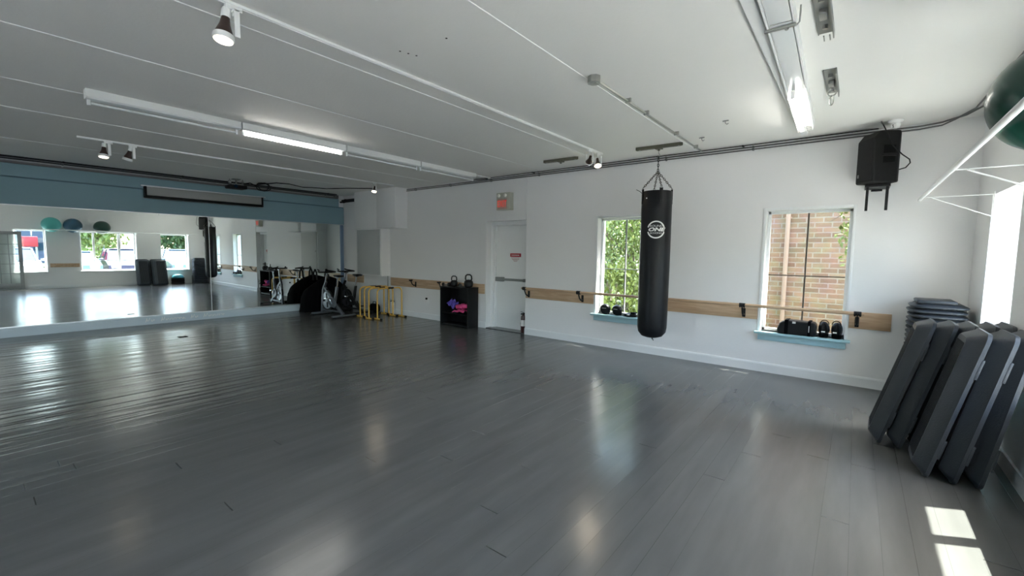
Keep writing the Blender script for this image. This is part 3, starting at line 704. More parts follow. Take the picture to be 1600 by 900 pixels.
for a in (-2.45, -.95, .6, 2.15):
    ca, sa = math.cos(a), math.sin(a)
    bm = new(); Mx = Matrix.Rotation(a, 4, 'Z'); box(bm, (r-.012, -.022, z1-.17), (r+.006, .022, z1+.03), bev=.004, M4=Mx)
    obj('strap_loop', bm, 'black', t)
    bm = new(); tube(bm, [((r-.002)*ca+.018*math.cos(k)*-sa, (r-.002)*sa+.018*math.cos(k)*ca, z1+.03+.018*math.sin(k)) for k in [2*PI*j/12 for j in range(12)]], .004, 6, closed=True); obj('d_ring', bm, 'galv', t)
    bm = new(); chain(bm, (.6*r*ca*.0, .0, 2.67), ((r-.004)*ca, (r-.004)*sa, z1+.045)); obj('chain', bm, mat('dark_chain', (.10, .09, .08), .4, metal=.8), t)
bm = new(); chain(bm, (0, 0, 2.67), (0, 0, 2.87), .042, .005); obj('chain', bm, 'blackm', t)
bm = new(); tube(bm, [(0, 0, 2.965)] + [(.016*math.cos(a), 0, 2.885+.022*math.sin(a)) for a in [PI*.5-k*.45 for k in range(11)]], .0045, 8); obj('hook', bm, 'galv', t)
bm = new(); lathe(bm, [(0, .006), (.008, .004), (.009, 0)], 12, Matrix.Translation((-.070, -.187, 2.30)) @ Matrix.Rotation(PI/2, 4, 'X')); obj('rivet', bm, 'lettering', t)
bm = new(); tube(bm, [(-.19, -.03, 2.38), (-.235, -.03, 2.42), (-.28, -.04, 2.445)], .004, 6); obj('loose_cord', bm, 'black', t)
bm = new(); tube(bm, [(0, 0, .402), (.01, -.01, .385), (.035, -.01, .36)], .006, 6); tube(bm, [(0, 0, .402), (.02, 0, .38)], .005, 6); obj('tie_string', bm, 'black', t)
# round logo wrapped on the bag
la = math.atan2(-BY, -BX) + .02
def wrapB(v, rr=r+.0035):
    a = la + v.x/r; return Vector(((rr+v.z)*math.cos(a), (rr+v.z)*math.sin(a), v.y))
lz = 1.88; I4 = Matrix.Identity(4); bl = new()
def arc(bm, r0, r1, a0, a1, n=30):
    V = []
    for k in range(n+1):
        a = a0+(a1-a0)*k/n; V.append([bm.verts.new(wrapB(Vector((q*math.cos(a), lz+q*math.sin(a), 0)))) for q in (r0, r1)])
    for A, B in zip(V, V[1:]): bm.faces.new((A[0], A[1], B[1], B[0]))
arc(bl, .100, .117, .28, PI-.28); arc(bl, .100, .117, PI+.28, 2*PI-.28)
obj('logo_ring', bl, 'lettering', t)
for txt, sz, dz, bold, sx in (('ROUND', .040, .047, -.0004, 1.15), ('ONE', .062, .0, .003, 1.6), ('BOXING', .036, -.047, -.0004, 1.15)):
    bm = text_bm(txt, sz, I4, .0005, bold, .25 if txt == 'ONE' else .1, warp=lambda c, dz=dz, sx=sx: wrapB(Vector((c.x*sx, lz+c.y+dz-.0, c.z))))
    obj('logo_lettering', bm, 'lettering', t)
bm = text_bm('CARDIO', .035, I4, .0004, 0, 0, warp=lambda c: wrapB(Vector((c.y-.0, 1.45-c.x, c.z)))) if False else None

# ------------------------------------------------------------------ loudspeaker
SX, SY, SZ = .125, 6.35, 2.635
t = thing('loudspeaker', 'black loudspeaker on a wall bracket high on the right', 'speaker', (SX, SY, SZ), rz=-.98)
bm = new(); prof = [(-.125, -.14), (.125, -.14), (.135, -.12), (.135, .09), (.10, .13), (-.10, .13), (-.135, .09), (-.135, -.12)]
V0 = []
for z, f_, b_ in ((-.27, .0, .0), (-.255, .012, .012), (.20, .012, .012), (.275, -.045, .012)):
    V0.append([bm.verts.new((x*(1+b_*.5), (y-f_ if y < 0 else y+b_*.5), z)) for x, y in prof])
np_ = len(prof)
for A, B in zip(V0, V0[1:]):
    for k in range(np_): bm.faces.new((A[k], A[(k+1) % np_], B[(k+1) % np_], B[k]))
bm.faces.new(V0[0]); bm.faces.new(V0[-1][::-1])
obj('cabinet', bm, 'black', t, bevel=.012)
deep = mat('deep_black', (.002, .002, .002), .5, spec=.1)
bm = new(); box(bm, (-.115, -.158, -.235), (.115, -.148, .19), bev=.004); obj('grille', bm, mat('speaker_grille', (.008, .008, .009), .6, spec=.3, bump=(300, .4)), t)
bm = new(); box(bm, (-.09, -.161, -.20), (-.07, -.157, -.165)); obj('badge', bm, 'gold', t)
for z0_, z1_ in ((.03, .12), (-.07, .0)):
    bm = new(); prism(bm, [(-.06, z0_), (.06, z0_+.01), (.06, z1_), (-.06, z1_)], .1355, .1375, 'x'); obj('handle_recess', bm, deep, t)
bm = new(); box(bm, (.132, -.075, .004), (.150, .075, .027), bev=.005); obj('handle', bm, 'black', t)
t2 = thing('speaker_bracket', 'black two-legged wall bracket sticking out below the loudspeaker', 'bracket', (SX, SY, 2.36))
for s in (-.085, .085):
    bm = new(); box(bm, (s-.013, -.02, -.29), (s+.013, .012, -.012), bev=.003)
    for k in range(4): lathe(bm, [(0, 0), (.005, 0), (.005, .003), (0, .003)], 8, Matrix.Translation((s, -.02, -.24+k*.06)) @ Matrix.Rotation(PI/2, 4, 'X'))
    obj('leg', bm, 'blackm', t2)
bm = new(); box(bm, (-.05, .245, -.05), (.05, .269, .25), bev=.003); box(bm, (-.11, -.03, -.03), (.11, .25, -.006)); obj('wall_plate', bm, 'blackm', t2)
bm = new(); tube(bm, [(.11, 6.24, 3.01), (.13, 6.14, 2.95), (.17, 6.125, 2.85), (.22, 6.12, 2.72), (.30, 6.13, 2.62), (.36, 6.16, 2.57), (.37, 6.2, 2.54), (.34, 6.24, 2.50), (.29, 6.27, 2.49)], .006, 8)
tag(obj('speaker_cable', bm, 'black'), 'black cable looping from the ceiling to the side of the loudspeaker', 'cable')

# ------------------------------------------------------------------ ball rack
PX, PZ = .47, 2.155
t = thing('ball_rack', 'white pole rack on triangular brackets along the right wall', 'rack', (PX, 0, 0))
bm = new(); tube(bm, [(0, .9, PZ), (0, 3.5, PZ), (0, 6.25, PZ)], .016, 16); tube(bm, [(0, 4.75, PZ), (0, 4.80, PZ)], .0175, 16); obj('pole', bm, 'white', t)
for y in (1.3, 4.15, 5.88):
    bm = new(); box(bm, (.01, y-.010, PZ-.018), (.478, y+.010, PZ-.013)); rbar(bm, (.06, y, PZ-.02), (.478, y, PZ-.22), .032, .006); box(bm, (.472, y-.012, PZ-.26), (.479, y+.012, PZ+.01)); obj('bracket', bm, 'white', t, smooth=False)
def ball(y, r, m_, label):
    xc = RX-r-.002; dz = math.sqrt((r+.018)**2-(xc-PX)**2)
    t = thing('exercise_ball', label, 'exercise ball', (xc, y, PZ+dz), group='exercise balls on the rack')
    prof = []
    n = 48
    for k in range(n+1):
        a = PI*k/n; rr = r*(1 + (.004*math.cos(a*34) if .5 < a < 2.64 else 0)); prof.append((rr*math.sin(a), -rr*math.cos(a)))
    bm = new(); lathe(bm, prof, 48, Matrix.Rotation(.9, 4, 'Y') @ Matrix.Rotation(.4, 4, 'X')); obj('ball_skin', bm, m_, t)
    bm = new(); lathe(bm, [(0, .004), (.012, .004), (.014, 0)], 14, Matrix.Rotation(.9, 4, 'Y') @ Matrix.Rotation(.4, 4, 'X') @ Matrix.Translation((0, 0, r))); obj('plug', bm, 'lettering', t)
ball(1.80, .265, 'aqua', 'pale turquoise exercise ball on the rack, seen in the mirror')
ball(2.36, .262, 'blue', 'dark blue exercise ball on the rack, middle of the three in the mirror')
ball(3.16, .252, 'green', 'dark green exercise ball on the rack at the right edge')

# ------------------------------------------------------------------ exercise steps
def step_bm(L_=1.08, W=.42, H=.10):
    """deck facing +z, rim at z=0, long side along x"""
    bm = new()
    def ring(l, w, z, c=.045, n=3):
        pts = []
        for sx, sy, a0 in ((1, 1, 0), (-1, 1, PI/2), (-1, -1, PI), (1, -1, 1.5*PI)):
            for k in range(n+1):
                a = a0+PI/2*k/n; pts.append((sx*(l/2-c)+c*math.cos(a), sy*(w/2-c)+c*math.sin(a), z))
        return [bm.verts.new(p) for p in pts]
    rs = [ring(L_, W, 0, .06), ring(L_, W, .022, .06), ring(L_-.02, W-.02, .026, .055), ring(L_-.10, W-.11, H-.012, .05), ring(L_-.125, W-.135, H, .045)]
    for A, B in zip(rs, rs[1:]):
        n = len(A)
        for k in range(n): bm.faces.new((A[k], A[(k+1) % n], B[(k+1) % n], B[k]))
    bm.faces.new(rs[-1]);
    inner = ring(L_-.03, W-.03, 0, .05); n = len(inner)
    for k in range(n): bm.faces.new((inner[k], inner[(k+1) % n], rs[0][(k+1) % n], rs[0][k]))
    deep = ring(L_-.16, W-.17, H-.02, .04)
    for k in range(n): bm.faces.new((deep[k], deep[(k+1) % n], inner[(k+1) % n], inner[k]))
    bm.faces.new(deep[::-1])
    return bm
def step_proto(loc, rot, label, grp):
    t = thing('aerobic_step', label, 'aerobic step', loc, group=grp, rot=rot)
    obj('deck', step_bm(), 'step', t)
    bm = new()
    for k in range(9): box(bm, (-.44, -.125+k*.0295, .1002), (.44, -.112+k*.0295, .1035))
    obj('tread', bm, 'steptop', t, smooth=False)
    for sx in (-1, 1):
        for sy in (-1, 1):
            bm = new(); box(bm, (sx*.30-.07, sy*.200-.012, -.012), (sx*.30+.07, sy*.200+.004, .004), bev=.003); obj('foot_pad', bm, 'step', t)
    return t
lean = []
g1 = 'aerobic steps leaning on end against the right wall'
def lean_rot(phi, yaw=0):
    # long side up, deck towards -x, tops tipping to +x by phi
    R3 = Matrix(((math.sin(phi), 0, -math.cos(phi)), (0, 1, 0), (math.cos(phi), 0, math.sin(phi)))).transposed()
    R3 = Matrix((( math.sin(phi), 0, -math.cos(phi)), (0, 1, 0), (math.cos(phi), 0, math.sin(phi))))
    return (Matrix.Rotation(yaw, 3, 'Z') @ R3).to_euler()
def lean_step(xb, yc, phi, label, src=None, yaw=0):
    # xb = x of the deck edge foot on the floor; centre of the rim plane is half a length up the slope
    xb -= .062; phi += .062
    cx = xb + .54*math.sin(phi) + .10*math.cos(phi); cz = .54*math.cos(phi) + .004 + .0*math.sin(phi)
    e = lean_rot(phi, yaw)
    if src is None: return step_proto((cx, yc, cz), e, label, g1)
    return dup(src, (cx, yc, cz), label, rot=e)
ph = .17
s0 = lean_step(.44, 4.32, ph, 'front aerobic step of the near leaning stack, broad pale side facing the room')
lean_step(.575, 4.31, ph-.02, 'second aerobic step of the near leaning stack, behind the front one', s0, .02)
lean_step(.705, 4.33, ph-.06, 'rear aerobic step of the near leaning stack, at the photo edge', s0)
lean_step(.205, 4.84, ph+.03, 'frontmost aerobic step of the far leaning stack, leftmost in the photo', s0, -.02)
lean_step(.325, 4.80, ph+.02, 'second aerobic step of the far leaning stack', s0)
lean_step(.45, 4.80, ph, 'third aerobic step of the far leaning stack, top end peeping out', s0)
lean_step(.575, 4.80, ph-.02, 'fourth aerobic step of the far leaning stack', s0)
lean_step(.70, 4.80, ph-.06, 'last aerobic step of the far leaning stack, nearest the wall', s0)
g2 = 'thin platforms stacked flat in the far right corner'
ordn = ['topmost', 'second', 'third', 'fourth', 'fifth', 'sixth', 'seventh', 'eighth', 'ninth', 'tenth', 'eleventh', 'twelfth', 'thirteenth', 'fourteenth', 'fifteenth', 'sixteenth']
def block_proto(loc, label):
    t = thing('step_riser', label, 'step riser', loc, group='thick step risers under the corner stack')
    bm = new(); box(bm, (-.22, -.25, 0), (.22, .25, .085), bev=.015); obj('block', bm, 'step', t)
    bm = new(); box(bm, (-.20, -.23, .0855), (.20, .23, .089), bev=.002); obj('tread', bm, 'steptop', t)
    return t
b0 = block_proto((.675, 6.27, 0), 'thick step riser at the very bottom of the corner stack')
for k in range(1, 4): dup(b0, (.675+.004*k, 6.27, .090*k), ['', 'thick step riser second from the bottom of the corner stack', 'thick step riser third from the bottom of the corner stack', 'uppermost thick step riser, right under the thin platforms'][k])
def plat_proto(loc, label, grp):
    t = thing('step_platform', label, 'step platform', loc, group=grp)
    def ring(bm, hx, hy, z, c=.10):
        pts = []
        for sx, sy, a0 in ((1, 1, 0), (-1, 1, PI/2), (-1, -1, PI), (1, -1, 1.5*PI)):
            for k in range(5):
                a = a0+PI/2*k/4; pts.append((sx*(hx-c)+c*math.cos(a), sy*(hy-c)+c*math.sin(a), z))
        return [bm.verts.new(p) for p in pts]
    bm = new(); rs = [ring(bm, .205, .24, 0), ring(bm, .218, .25, .008), ring(bm, .218, .25, .020), ring(bm, .208, .24, .028), ring(bm, .190, .22, .034), ring(bm, .175, .20, .047, .08)]
    for A, B in zip(rs, rs[1:]):
        for k in range(20): bm.faces.new((A[k], A[(k+1) % 20], B[(k+1) % 20], B[k]))
    bm.faces.new(rs[0][::-1]); bm.faces.new(rs[-1]); obj('shell', bm, 'step', t)
    return t
p0 = None
for k in range(15):
    lab = ('topmost thin platform of the flat corner stack' if k == 14 else ordn[14-k] + ' thin platform from the top of the flat corner stack'); z = .362 + .0485*k
    loc = (.675+random.uniform(-.006, .006), 6.27+random.uniform(-.008, .008), z); r_ = random.uniform(-.02, .02)
    if p0 is None: p0 = plat_proto(loc, lab, g2)
    else: dup(p0, loc, lab, rot=(0, 0, r_))
t = thing('step_platform', 'smaller pad with rounded ends lying on top of the flat corner stack', 'step platform', (.655, 6.25, .362+.0485*15))
bm = new(); box(bm, (-.15, -.19, 0), (.15, .19, .035), bev=.016); obj('pad', bm, 'step', t)
# balance dome on two stacked risers, behind the leaning steps
t = thing('balance_dome', 'turquoise half-ball balance trainer near the far window, seen in the mirror', 'balance trainer', (.70, 5.48, .222))
bm = new(); lathe(bm, [(0, 0), (.21, 0), (.235, .015), (.24, .03), (.235, .05), (.0, .05)], 36); obj('base', bm, 'black', t)
bm = new(); lathe(bm, [(.215, .05), (.213, .08), (.19, .13), (.14, .175), (.07, .20), (0, .205)], 36); obj('dome', bm, 'bosu', t)
for k in range(2):
    t = thing('foam_block', ['lower', 'upper'][k] + ' round black foam block under the turquoise balance trainer', 'foam block', (.70, 5.48, .111*k))
    bm = new(); lathe(bm, [(0, 0), (.22, 0), (.235, .015), (.235, .095), (.22, .11), (0, .11)], 30); obj('block', bm, 'black', t)
    bm = new(); lathe(bm, [(.2355, .045), (.238, .055), (.2355, .065)], 30); obj('seam', bm, 'steptop', t)
# ------------------------------------------------------------------ sill things
y = D+.03
def mitt(loc, rz, label, kind=0):
    t = thing('focus_mitt', label, 'boxing mitt', loc, rz=rz, group='black boxing mitts on the tree window sill')
    if kind == 0:   # curved pad standing up
        bm = new()
        for r_, z0_ in ((.085, 0),): 
            lathe(bm, [(0, .045), (.05, .043), (.078, .032), (.09, .01), (.09, -.01), (.08, -.03), (.05, -.035), (0, -.035)], 28, Matrix.Translation((0, 0, .085)) @ Matrix.Rotation(PI/2+.15, 4, 'X'))
        obj('pad', bm, 'vinyl', t)
        bm = new(); box(bm, (-.045, -.048, .10), (.03, -.043, .108)); obj('stripe', bm, 'label', t)
        bm = new(); box(bm, (-.06, .02, .0), (.06, .05, .06), bev=.012); obj('cuff', bm, 'blackcloth', t)
    else:
        bm = new(); lathe(bm, [(0, .055), (.05, .055), (.085, .045), (.095, .025), (.09, .005), (.06, .0), (0, .0)], 28, Matrix.Diagonal((1.15, .8, 1, 1))); obj('pad', bm, 'vinyl', t)
        bm = new(); box(bm, (-.02, -.085, .03), (.02, -.073, .045)); obj('tag', bm, 'label', t)
        bm = new(); box(bm, (.02, -.05, .05), (.10, .05, .075), bev=.012); obj('cuff', bm, 'blackcloth', t)
    return t
mitt((-3.24, D-.0, .55), .1, 'round black boxing mitt standing at the left end of the tree window sill')
mitt((-3.03, D-.0, .55), -.1, 'round black boxing mitt with red trim, second from the left on the sill')
mitt((-2.81, D+.01, .55), 0, 'flat black boxing mitt with white tag lying on the tree window sill', 1)
mitt((-2.575, D+.01, .55), 0, 'flat black boxing mitt lying half behind the heavy bag on the sill', 1)
t = thing('kick_shield', 'long black padded kick shield lying on the brick-view window sill', 'kick shield', (-.555, D+.02, .552), rz=-.03)
bm = new(); prism(bm, [(-.21, 0), (.19, 0), (.21, .04), (.21, .135), (.185, .175), (-.10, .18), (-.185, .145), (-.215, .06)], -.09, .09, 'y'); obj('pad', bm, 'vinyl', t, bevel=.018)
bm = new(); prism(bm, [(-.13, .0), (-.09, .0), (-.09, .186), (-.13, .183)], -.093, .093, 'y'); obj('strap', bm, 'blackcloth', t)
bm = new(); prism(bm, [(.12, .0), (.15, .0), (.15, .186), (.12, .187)], -.093, .093, 'y'); obj('strap', bm, 'blackcloth', t)
bm = new(); box(bm, (-.045, -.096, .145), (-.01, -.0915, .17)); box(bm, (.13, -.0975, .05), (.138, -.093, .13)); obj('label_patch', bm, 'label', t)
def glove(loc, rz, label, tilt=0):
    t = thing('boxing_glove', label, 'boxing glove', loc, group='black boxing gloves on the brick-view sill', rot=(tilt, 0, rz))
    bm = new(); sphere(bm, (0, 0, .105), .068, 24, (.86, 1, 1.4)); obj('fist', bm, 'vinyl', t)
    bm = new(); tube(bm, [(.02, -.05, .06), (.035, -.065, .10), (.03, -.065, .14), (.015, -.06, .17)], .024, 12, rr=[.02, .024, .024, .016]); obj('thumb', bm, 'vinyl', t)
    bm = new(); lathe(bm, [(0, 0), (.045, 0), (.05, .02), (.052, .05), (0, .05)], 24); obj('cuff', bm, 'blackcloth', t)
    bm = new(); tube(bm, [(-.045*math.cos(a), -.05, .17+.05*math.sin(a)) for a in [PI*k/10 for k in range(11)]], .006, 6); obj('lace_loop', bm, 'black', t)
    bm = new(); box(bm, (-.03, -.0695, .07), (.015, -.066, .085), bev=.001); obj('patch', bm, 'label', t)
    return t
glove((-.275, D+.0, .552), .1, 'black boxing glove next to the kick shield, with open lace loop')
glove((-.145, D-.0, .552), -.1, 'black boxing glove at the right end of the brick-view sill')

# ------------------------------------------------------------------ exit sign, outlet, extinguishers
t = thing('exit_sign', 'small cream exit sign with red letters above the recessed door', 'exit sign', (-5.38, 6.60, 2.52), rz=0)
bm = new(); box(bm, (-.165, -.10, -.16), (.165, 0.02, .17), bev=.006); obj('casing', bm, 'exitbody', t)
bm = new(); box(bm, (-.13, -.106, -.145), (.10, -.10, .055), bev=.002); obj('face', bm, mat('exit_face', (.42, .30, .25), .5), t)
bm = text_bm('EXIT', .155, Matrix.Translation((-.018, -.109, -.048)) @ Matrix.Rotation(PI/2, 4, 'X') @ Matrix.Diagonal((.72, 1.15, 1, 1)), .002, .001); obj('letters', bm, 'exitred', t, smooth=False)
for x in (-.10, .06):
    bm = new(); lathe(bm, [(0, .035), (.02, .034), (.03, .02), (.032, 0), (0, 0)], 18, Matrix.Translation((x, -.10, .115)) @ Matrix.Rotation(PI/2, 4, 'X')); obj('emergency_lamp', bm, 'label', t)
t = thing('wall_outlet', 'white electrical outlet low on the wall left of the black cubby', 'outlet', (-7.68, D, .42))
bm = new(); box(bm, (-.038, -.008, -.06), (.038, 0, .06), bev=.003); obj('plate', bm, 'white', t)
bm = new(); box(bm, (-.04, -.045, .03), (-.005, -.008, .07), bev=.005); obj('plug', bm, 'black', t)
t = thing('floor_outlet', 'small dark outlet box set in the floor in front of the mirrors', 'outlet', (-9.2, 2.35, 0))
bm = new(); box(bm, (-.06, -.06, 0), (.06, .06, .008), bev=.002); obj('plate', bm, 'blackm', t)
bm = new(); lathe(bm, [(0, .010), (.03, .010), (.03, .006)], 16); obj('cap', bm, 'grey', t)
def extinguisher(name, loc, label, m_, h=.40, r=.055):
    t = thing(name, label, 'fire extinguisher', loc)
    bm = new(); lathe(bm, [(0, 0), (r*.9, 0), (r, .012), (r, h*.68), (r*.85, h*.76), (r*.4, h*.80), (r*.36, h*.84), (0, h*.84)], 24); obj('cylinder', bm, m_, t)
    bm = new(); box(bm, (-.014, -.07, h*.84), (.014, .03, h*.89), bev=.003); rbar(bm, (0, .02, h*.90), (0, -.08, h*.98), .02, .006); obj('valve_handle', bm, 'black', t)
    bm = new(); tube(bm, [(0, .03, h*.86), (-.02, .06, h*.8), (-.06, .02, h*.6), (-r-.01, 0, h*.4), (-r-.008, 0, h*.25)], .008, 8); obj('hose', bm, 'black', t)
    bm = new(); lathe(bm, [(r*1.01, h*.3), (r*1.01, h*.58)], 24); obj('label_band', bm, 'label', t)
    return t
extinguisher('fire_extinguisher', (-5.0, 6.70, 0.012), 'small fire extinguisher on the floor inside the exit door recess', mat('dark_red_cylinder', (.04, .008, .008), .3), .42, .05)
extinguisher('white_bottle', (-8.90, 6.548, 0), 'white cylinder bottle with black top behind the yellow dip bars', 'white', .38, .042)
bpy.data.objects['white_bottle']['category'] = 'bottle'

# ------------------------------------------------------------------ black cubby with kettlebells
cx0, cx1, cy0, cy1, ch = -6.90, -6.08, 6.28, 6.585, .80
t = thing('storage_cubby', 'black open storage cubby against the back wall left of the exit door', 'shelf', (0, 0, 0))
for nm, a, b in (('side_panel', (cx0, cy0, 0), (cx0+.025, cy1, ch)), ('side_panel', (cx1-.025, cy0, 0), (cx1, cy1, ch)), ('top_panel', (cx0-.005, cy0-.01, ch), (cx1+.005, cy1, ch+.028)),
                 ('back_panel', (cx0+.025, cy1-.012, .03), (cx1-.025, cy1, ch)), ('base_panel', (cx0+.025, cy0+.01, .02), (cx1-.025, cy1-.012, .05)), ('shelf', (cx0+.025, cy0+.02, .255), (cx1-.025, cy1-.012, .275))):
    bm = new(); box(bm, a, b, bev=.003); obj(nm, bm, 'black', t)
def kettlebell(loc, s, rz, label, m_='blackm'):
    t = thing('kettlebell', label, 'kettlebell', loc, rz=rz, group='kettlebells on the black cubby')
    bm = new(); lathe(bm, [(0, 0), (.06*s, 0), (.085*s, .02*s), (.098*s, .07*s), (.09*s, .12*s), (.06*s, .155*s), (0, .165*s)], 28); obj('weight', bm, m_, t)
    bm = new(); tube(bm, [(-.055*s, 0, .12*s), (-.075*s, 0, .18*s), (-.068*s, 0, .235*s), (-.035*s, 0, .26*s), (.035*s, 0, .26*s), (.068*s, 0, .235*s), (.075*s, 0, .18*s), (.055*s, 0, .12*s)], .015*s, 10); obj('handle', bm, 'blackm', t)
    return t
kz = ch+.028
kettlebell((-6.62, 6.42, kz), .82, .3, 'smaller black kettlebell in the middle of the cubby top')
kettlebell((-6.20, 6.42, kz), 1.0, .2, 'larger black kettlebell with pale handle rim at the right end of the cubby top')
t = thing('hand_weight_pile', 'small black hand weights at the left end of the cubby top', 'weights', (-6.80, 6.42, kz))
bpy.data.objects.remove(t)
for k, (x, yy) in enumerate(((-6.80, 6.36), (-6.76, 6.50), (-6.42, 6.40))):
    t = thing('dumbbell', ['black dumbbell at the front left of the cubby top', 'black dumbbell at the back left of the cubby top', 'black dumbbell between the two kettlebells'][k], 'dumbbell', (x, yy, kz+.035), rz=.5+k, group='dumbbells on the black cubby')
    for s in (-1, 1):
        bm = new(); lathe(bm, [(0, -.025), (.03, -.025), (.036, -.015), (.036, .015), (.03, .025), (0, .025)], 6, Matrix.Translation((s*.06, 0, 0)) @ Matrix.Rotation(PI/2, 4, 'Y')); obj('head', bm, 'blackm', t, smooth=False)
    bm = new(); tube(bm, [(-.05, 0, 0), (.05, 0, 0)], .012, 10); obj('grip', bm, 'chrome', t)
t = thing('foam_roll', 'rolled pink mat lying in the black cubby', 'exercise mat', (-6.33, 6.41, .43), rot=(0, -.12, .15))
def spiral(n=40, r0=.012, r1=.052): return [((r0+(r1-r0)*k/n)*math.cos(k*.42), (r0+(r1-r0)*k/n)*math.sin(k*.42)) for k in range(n+1)]
bm = new(); sp_ = spiral(); 
VA = [[bm.verts.new((h, a, b_)) for a, b_ in sp_] for h in (-.17, .17)]
for k in range(len(sp_)-1): bm.faces.new((VA[0][k], VA[0][k+1], VA[1][k+1], VA[1][k]))
o = obj('mat_roll', bm, 'pink', t); sm_ = o.modifiers.new('s', 'SOLIDIFY'); sm_.thickness = .006
bm = new(); box(bm, (-.02, -.058, -.058), (.0, .058, .058), bev=.012); obj('band', bm, mat('hot_pink_band', (.62, .05, .22), .6), t)
def blanket(loc, m_, label, seed, sx, sy, sz, nm):
    random.seed(seed); bm = new(); n = 14
    g = [[bm.verts.new((sx*(i/n-.5), sy*(j/n-.5), sz*(.5+.5*math.sin(i*.9+seed)*math.cos(j*.7+seed)) - .25*sz*abs(i/n-.5)*2 + random.uniform(-.004, .004))) for j in range(n+1)] for i in range(n+1)]
    for i in range(n):
        for j in range(n): bm.faces.new((g[i][j], g[i+1][j], g[i+1][j+1], g[i][j+1]))
    o = obj(nm, bm, m_, loc=loc); s = o.modifiers.new('s', 'SOLIDIFY'); s.thickness = .012; s = o.modifiers.new('b', 'SUBSURF'); s.levels = 1; s.render_levels = 1
    return tag(o, label, 'mat')
o = blanket((-6.64, 6.40, .45), 'purple', 'crumpled purple mat stuffed into the black cubby', 3, .20, .18, .09, 'folded_mat'); o.rotation_euler = (.6, .5, .2)
o = blanket((-6.40, 6.38, .312), 'pink', 'crumpled pink mat under the pink roll in the black cubby', 5, .30, .20, .04, 'folded_mat'); o.rotation_euler = (.1, -.05, .1)
random.seed(11)

# ------------------------------------------------------------------ yellow dip bars
def dipbar(loc, rz, label, src=None):
    if src: 
        r_ = dup(src, loc, label, rot=(0, 0, rz)); return r_
    t = thing('dip_bar', label, 'dip bar', loc, rz=rz, group='yellow dip bars in the corner')
    Lh, H, c = .33, .70, .10
    pts = [(0, -Lh, .02), (0, -Lh, H-c)] + [(0, -Lh+c-c*math.cos(a), H-c+c*math.sin(a)) for a in [PI/2*k/6 for k in range(1, 7)]]
    pts += [(0, Lh-c+c*math.sin(a), H-c+c*math.cos(a)) for a in [PI/2*k/6 for k in range(0, 7)]] + [(0, Lh, .02)]
    bm = new(); tube(bm, pts, .0165, 12); obj('frame_tube', bm, 'yellow', t)
    for s in (-1, 1):
        bm = new(); tube(bm, [(-.15, s*Lh, .018), (.15, s*Lh, .018)], .017, 10); obj('foot_tube', bm, 'yellow', t)
        for q in (-1, 1):
            bm = new(); tube(bm, [(q*.12, s*Lh, .02), (q*.165, s*Lh, .02)], .021, 10); obj('foot_cap', bm, 'black', t)
    bm = new(); tube(bm, [(0, -.05, H), (0, .10, H)], .020, 12); obj('grip', bm, 'black', t)
    return t
d0 = dipbar((-9.06, 6.08, 0), 0, 'yellow dip bar nearest the spin bikes, leftmost of four')
dipbar((-8.93, 6.12, 0), -.03, 'second yellow dip bar from the spin bikes', d0)
dipbar((-8.62, 6.02, 0), .02, 'third yellow dip bar from the spin bikes', d0)
dipbar((-8.40, 6.10, 0), -.02, 'yellow dip bar furthest from the spin bikes, nearest the wall outlet', d0)
t = thing('gym_bag', 'small black gym bag on the floor behind the yellow dip bars', 'bag', (-9.50, 6.44, 0))
bm = new(); lathe(bm, [(0, 0), (.10, 0), (.13, .04), (.13, .15), (.10, .21), (0, .225)], 24, Matrix.Diagonal((1.3, .8, 1, 1))); obj('body', bm, 'blackcloth', t)
bm = new(); tube(bm, [(-.08, 0, .2), (-.05, 0, .27), (.05, 0, .27), (.08, 0, .2)], .01, 8); obj('handle', bm, 'black', t)

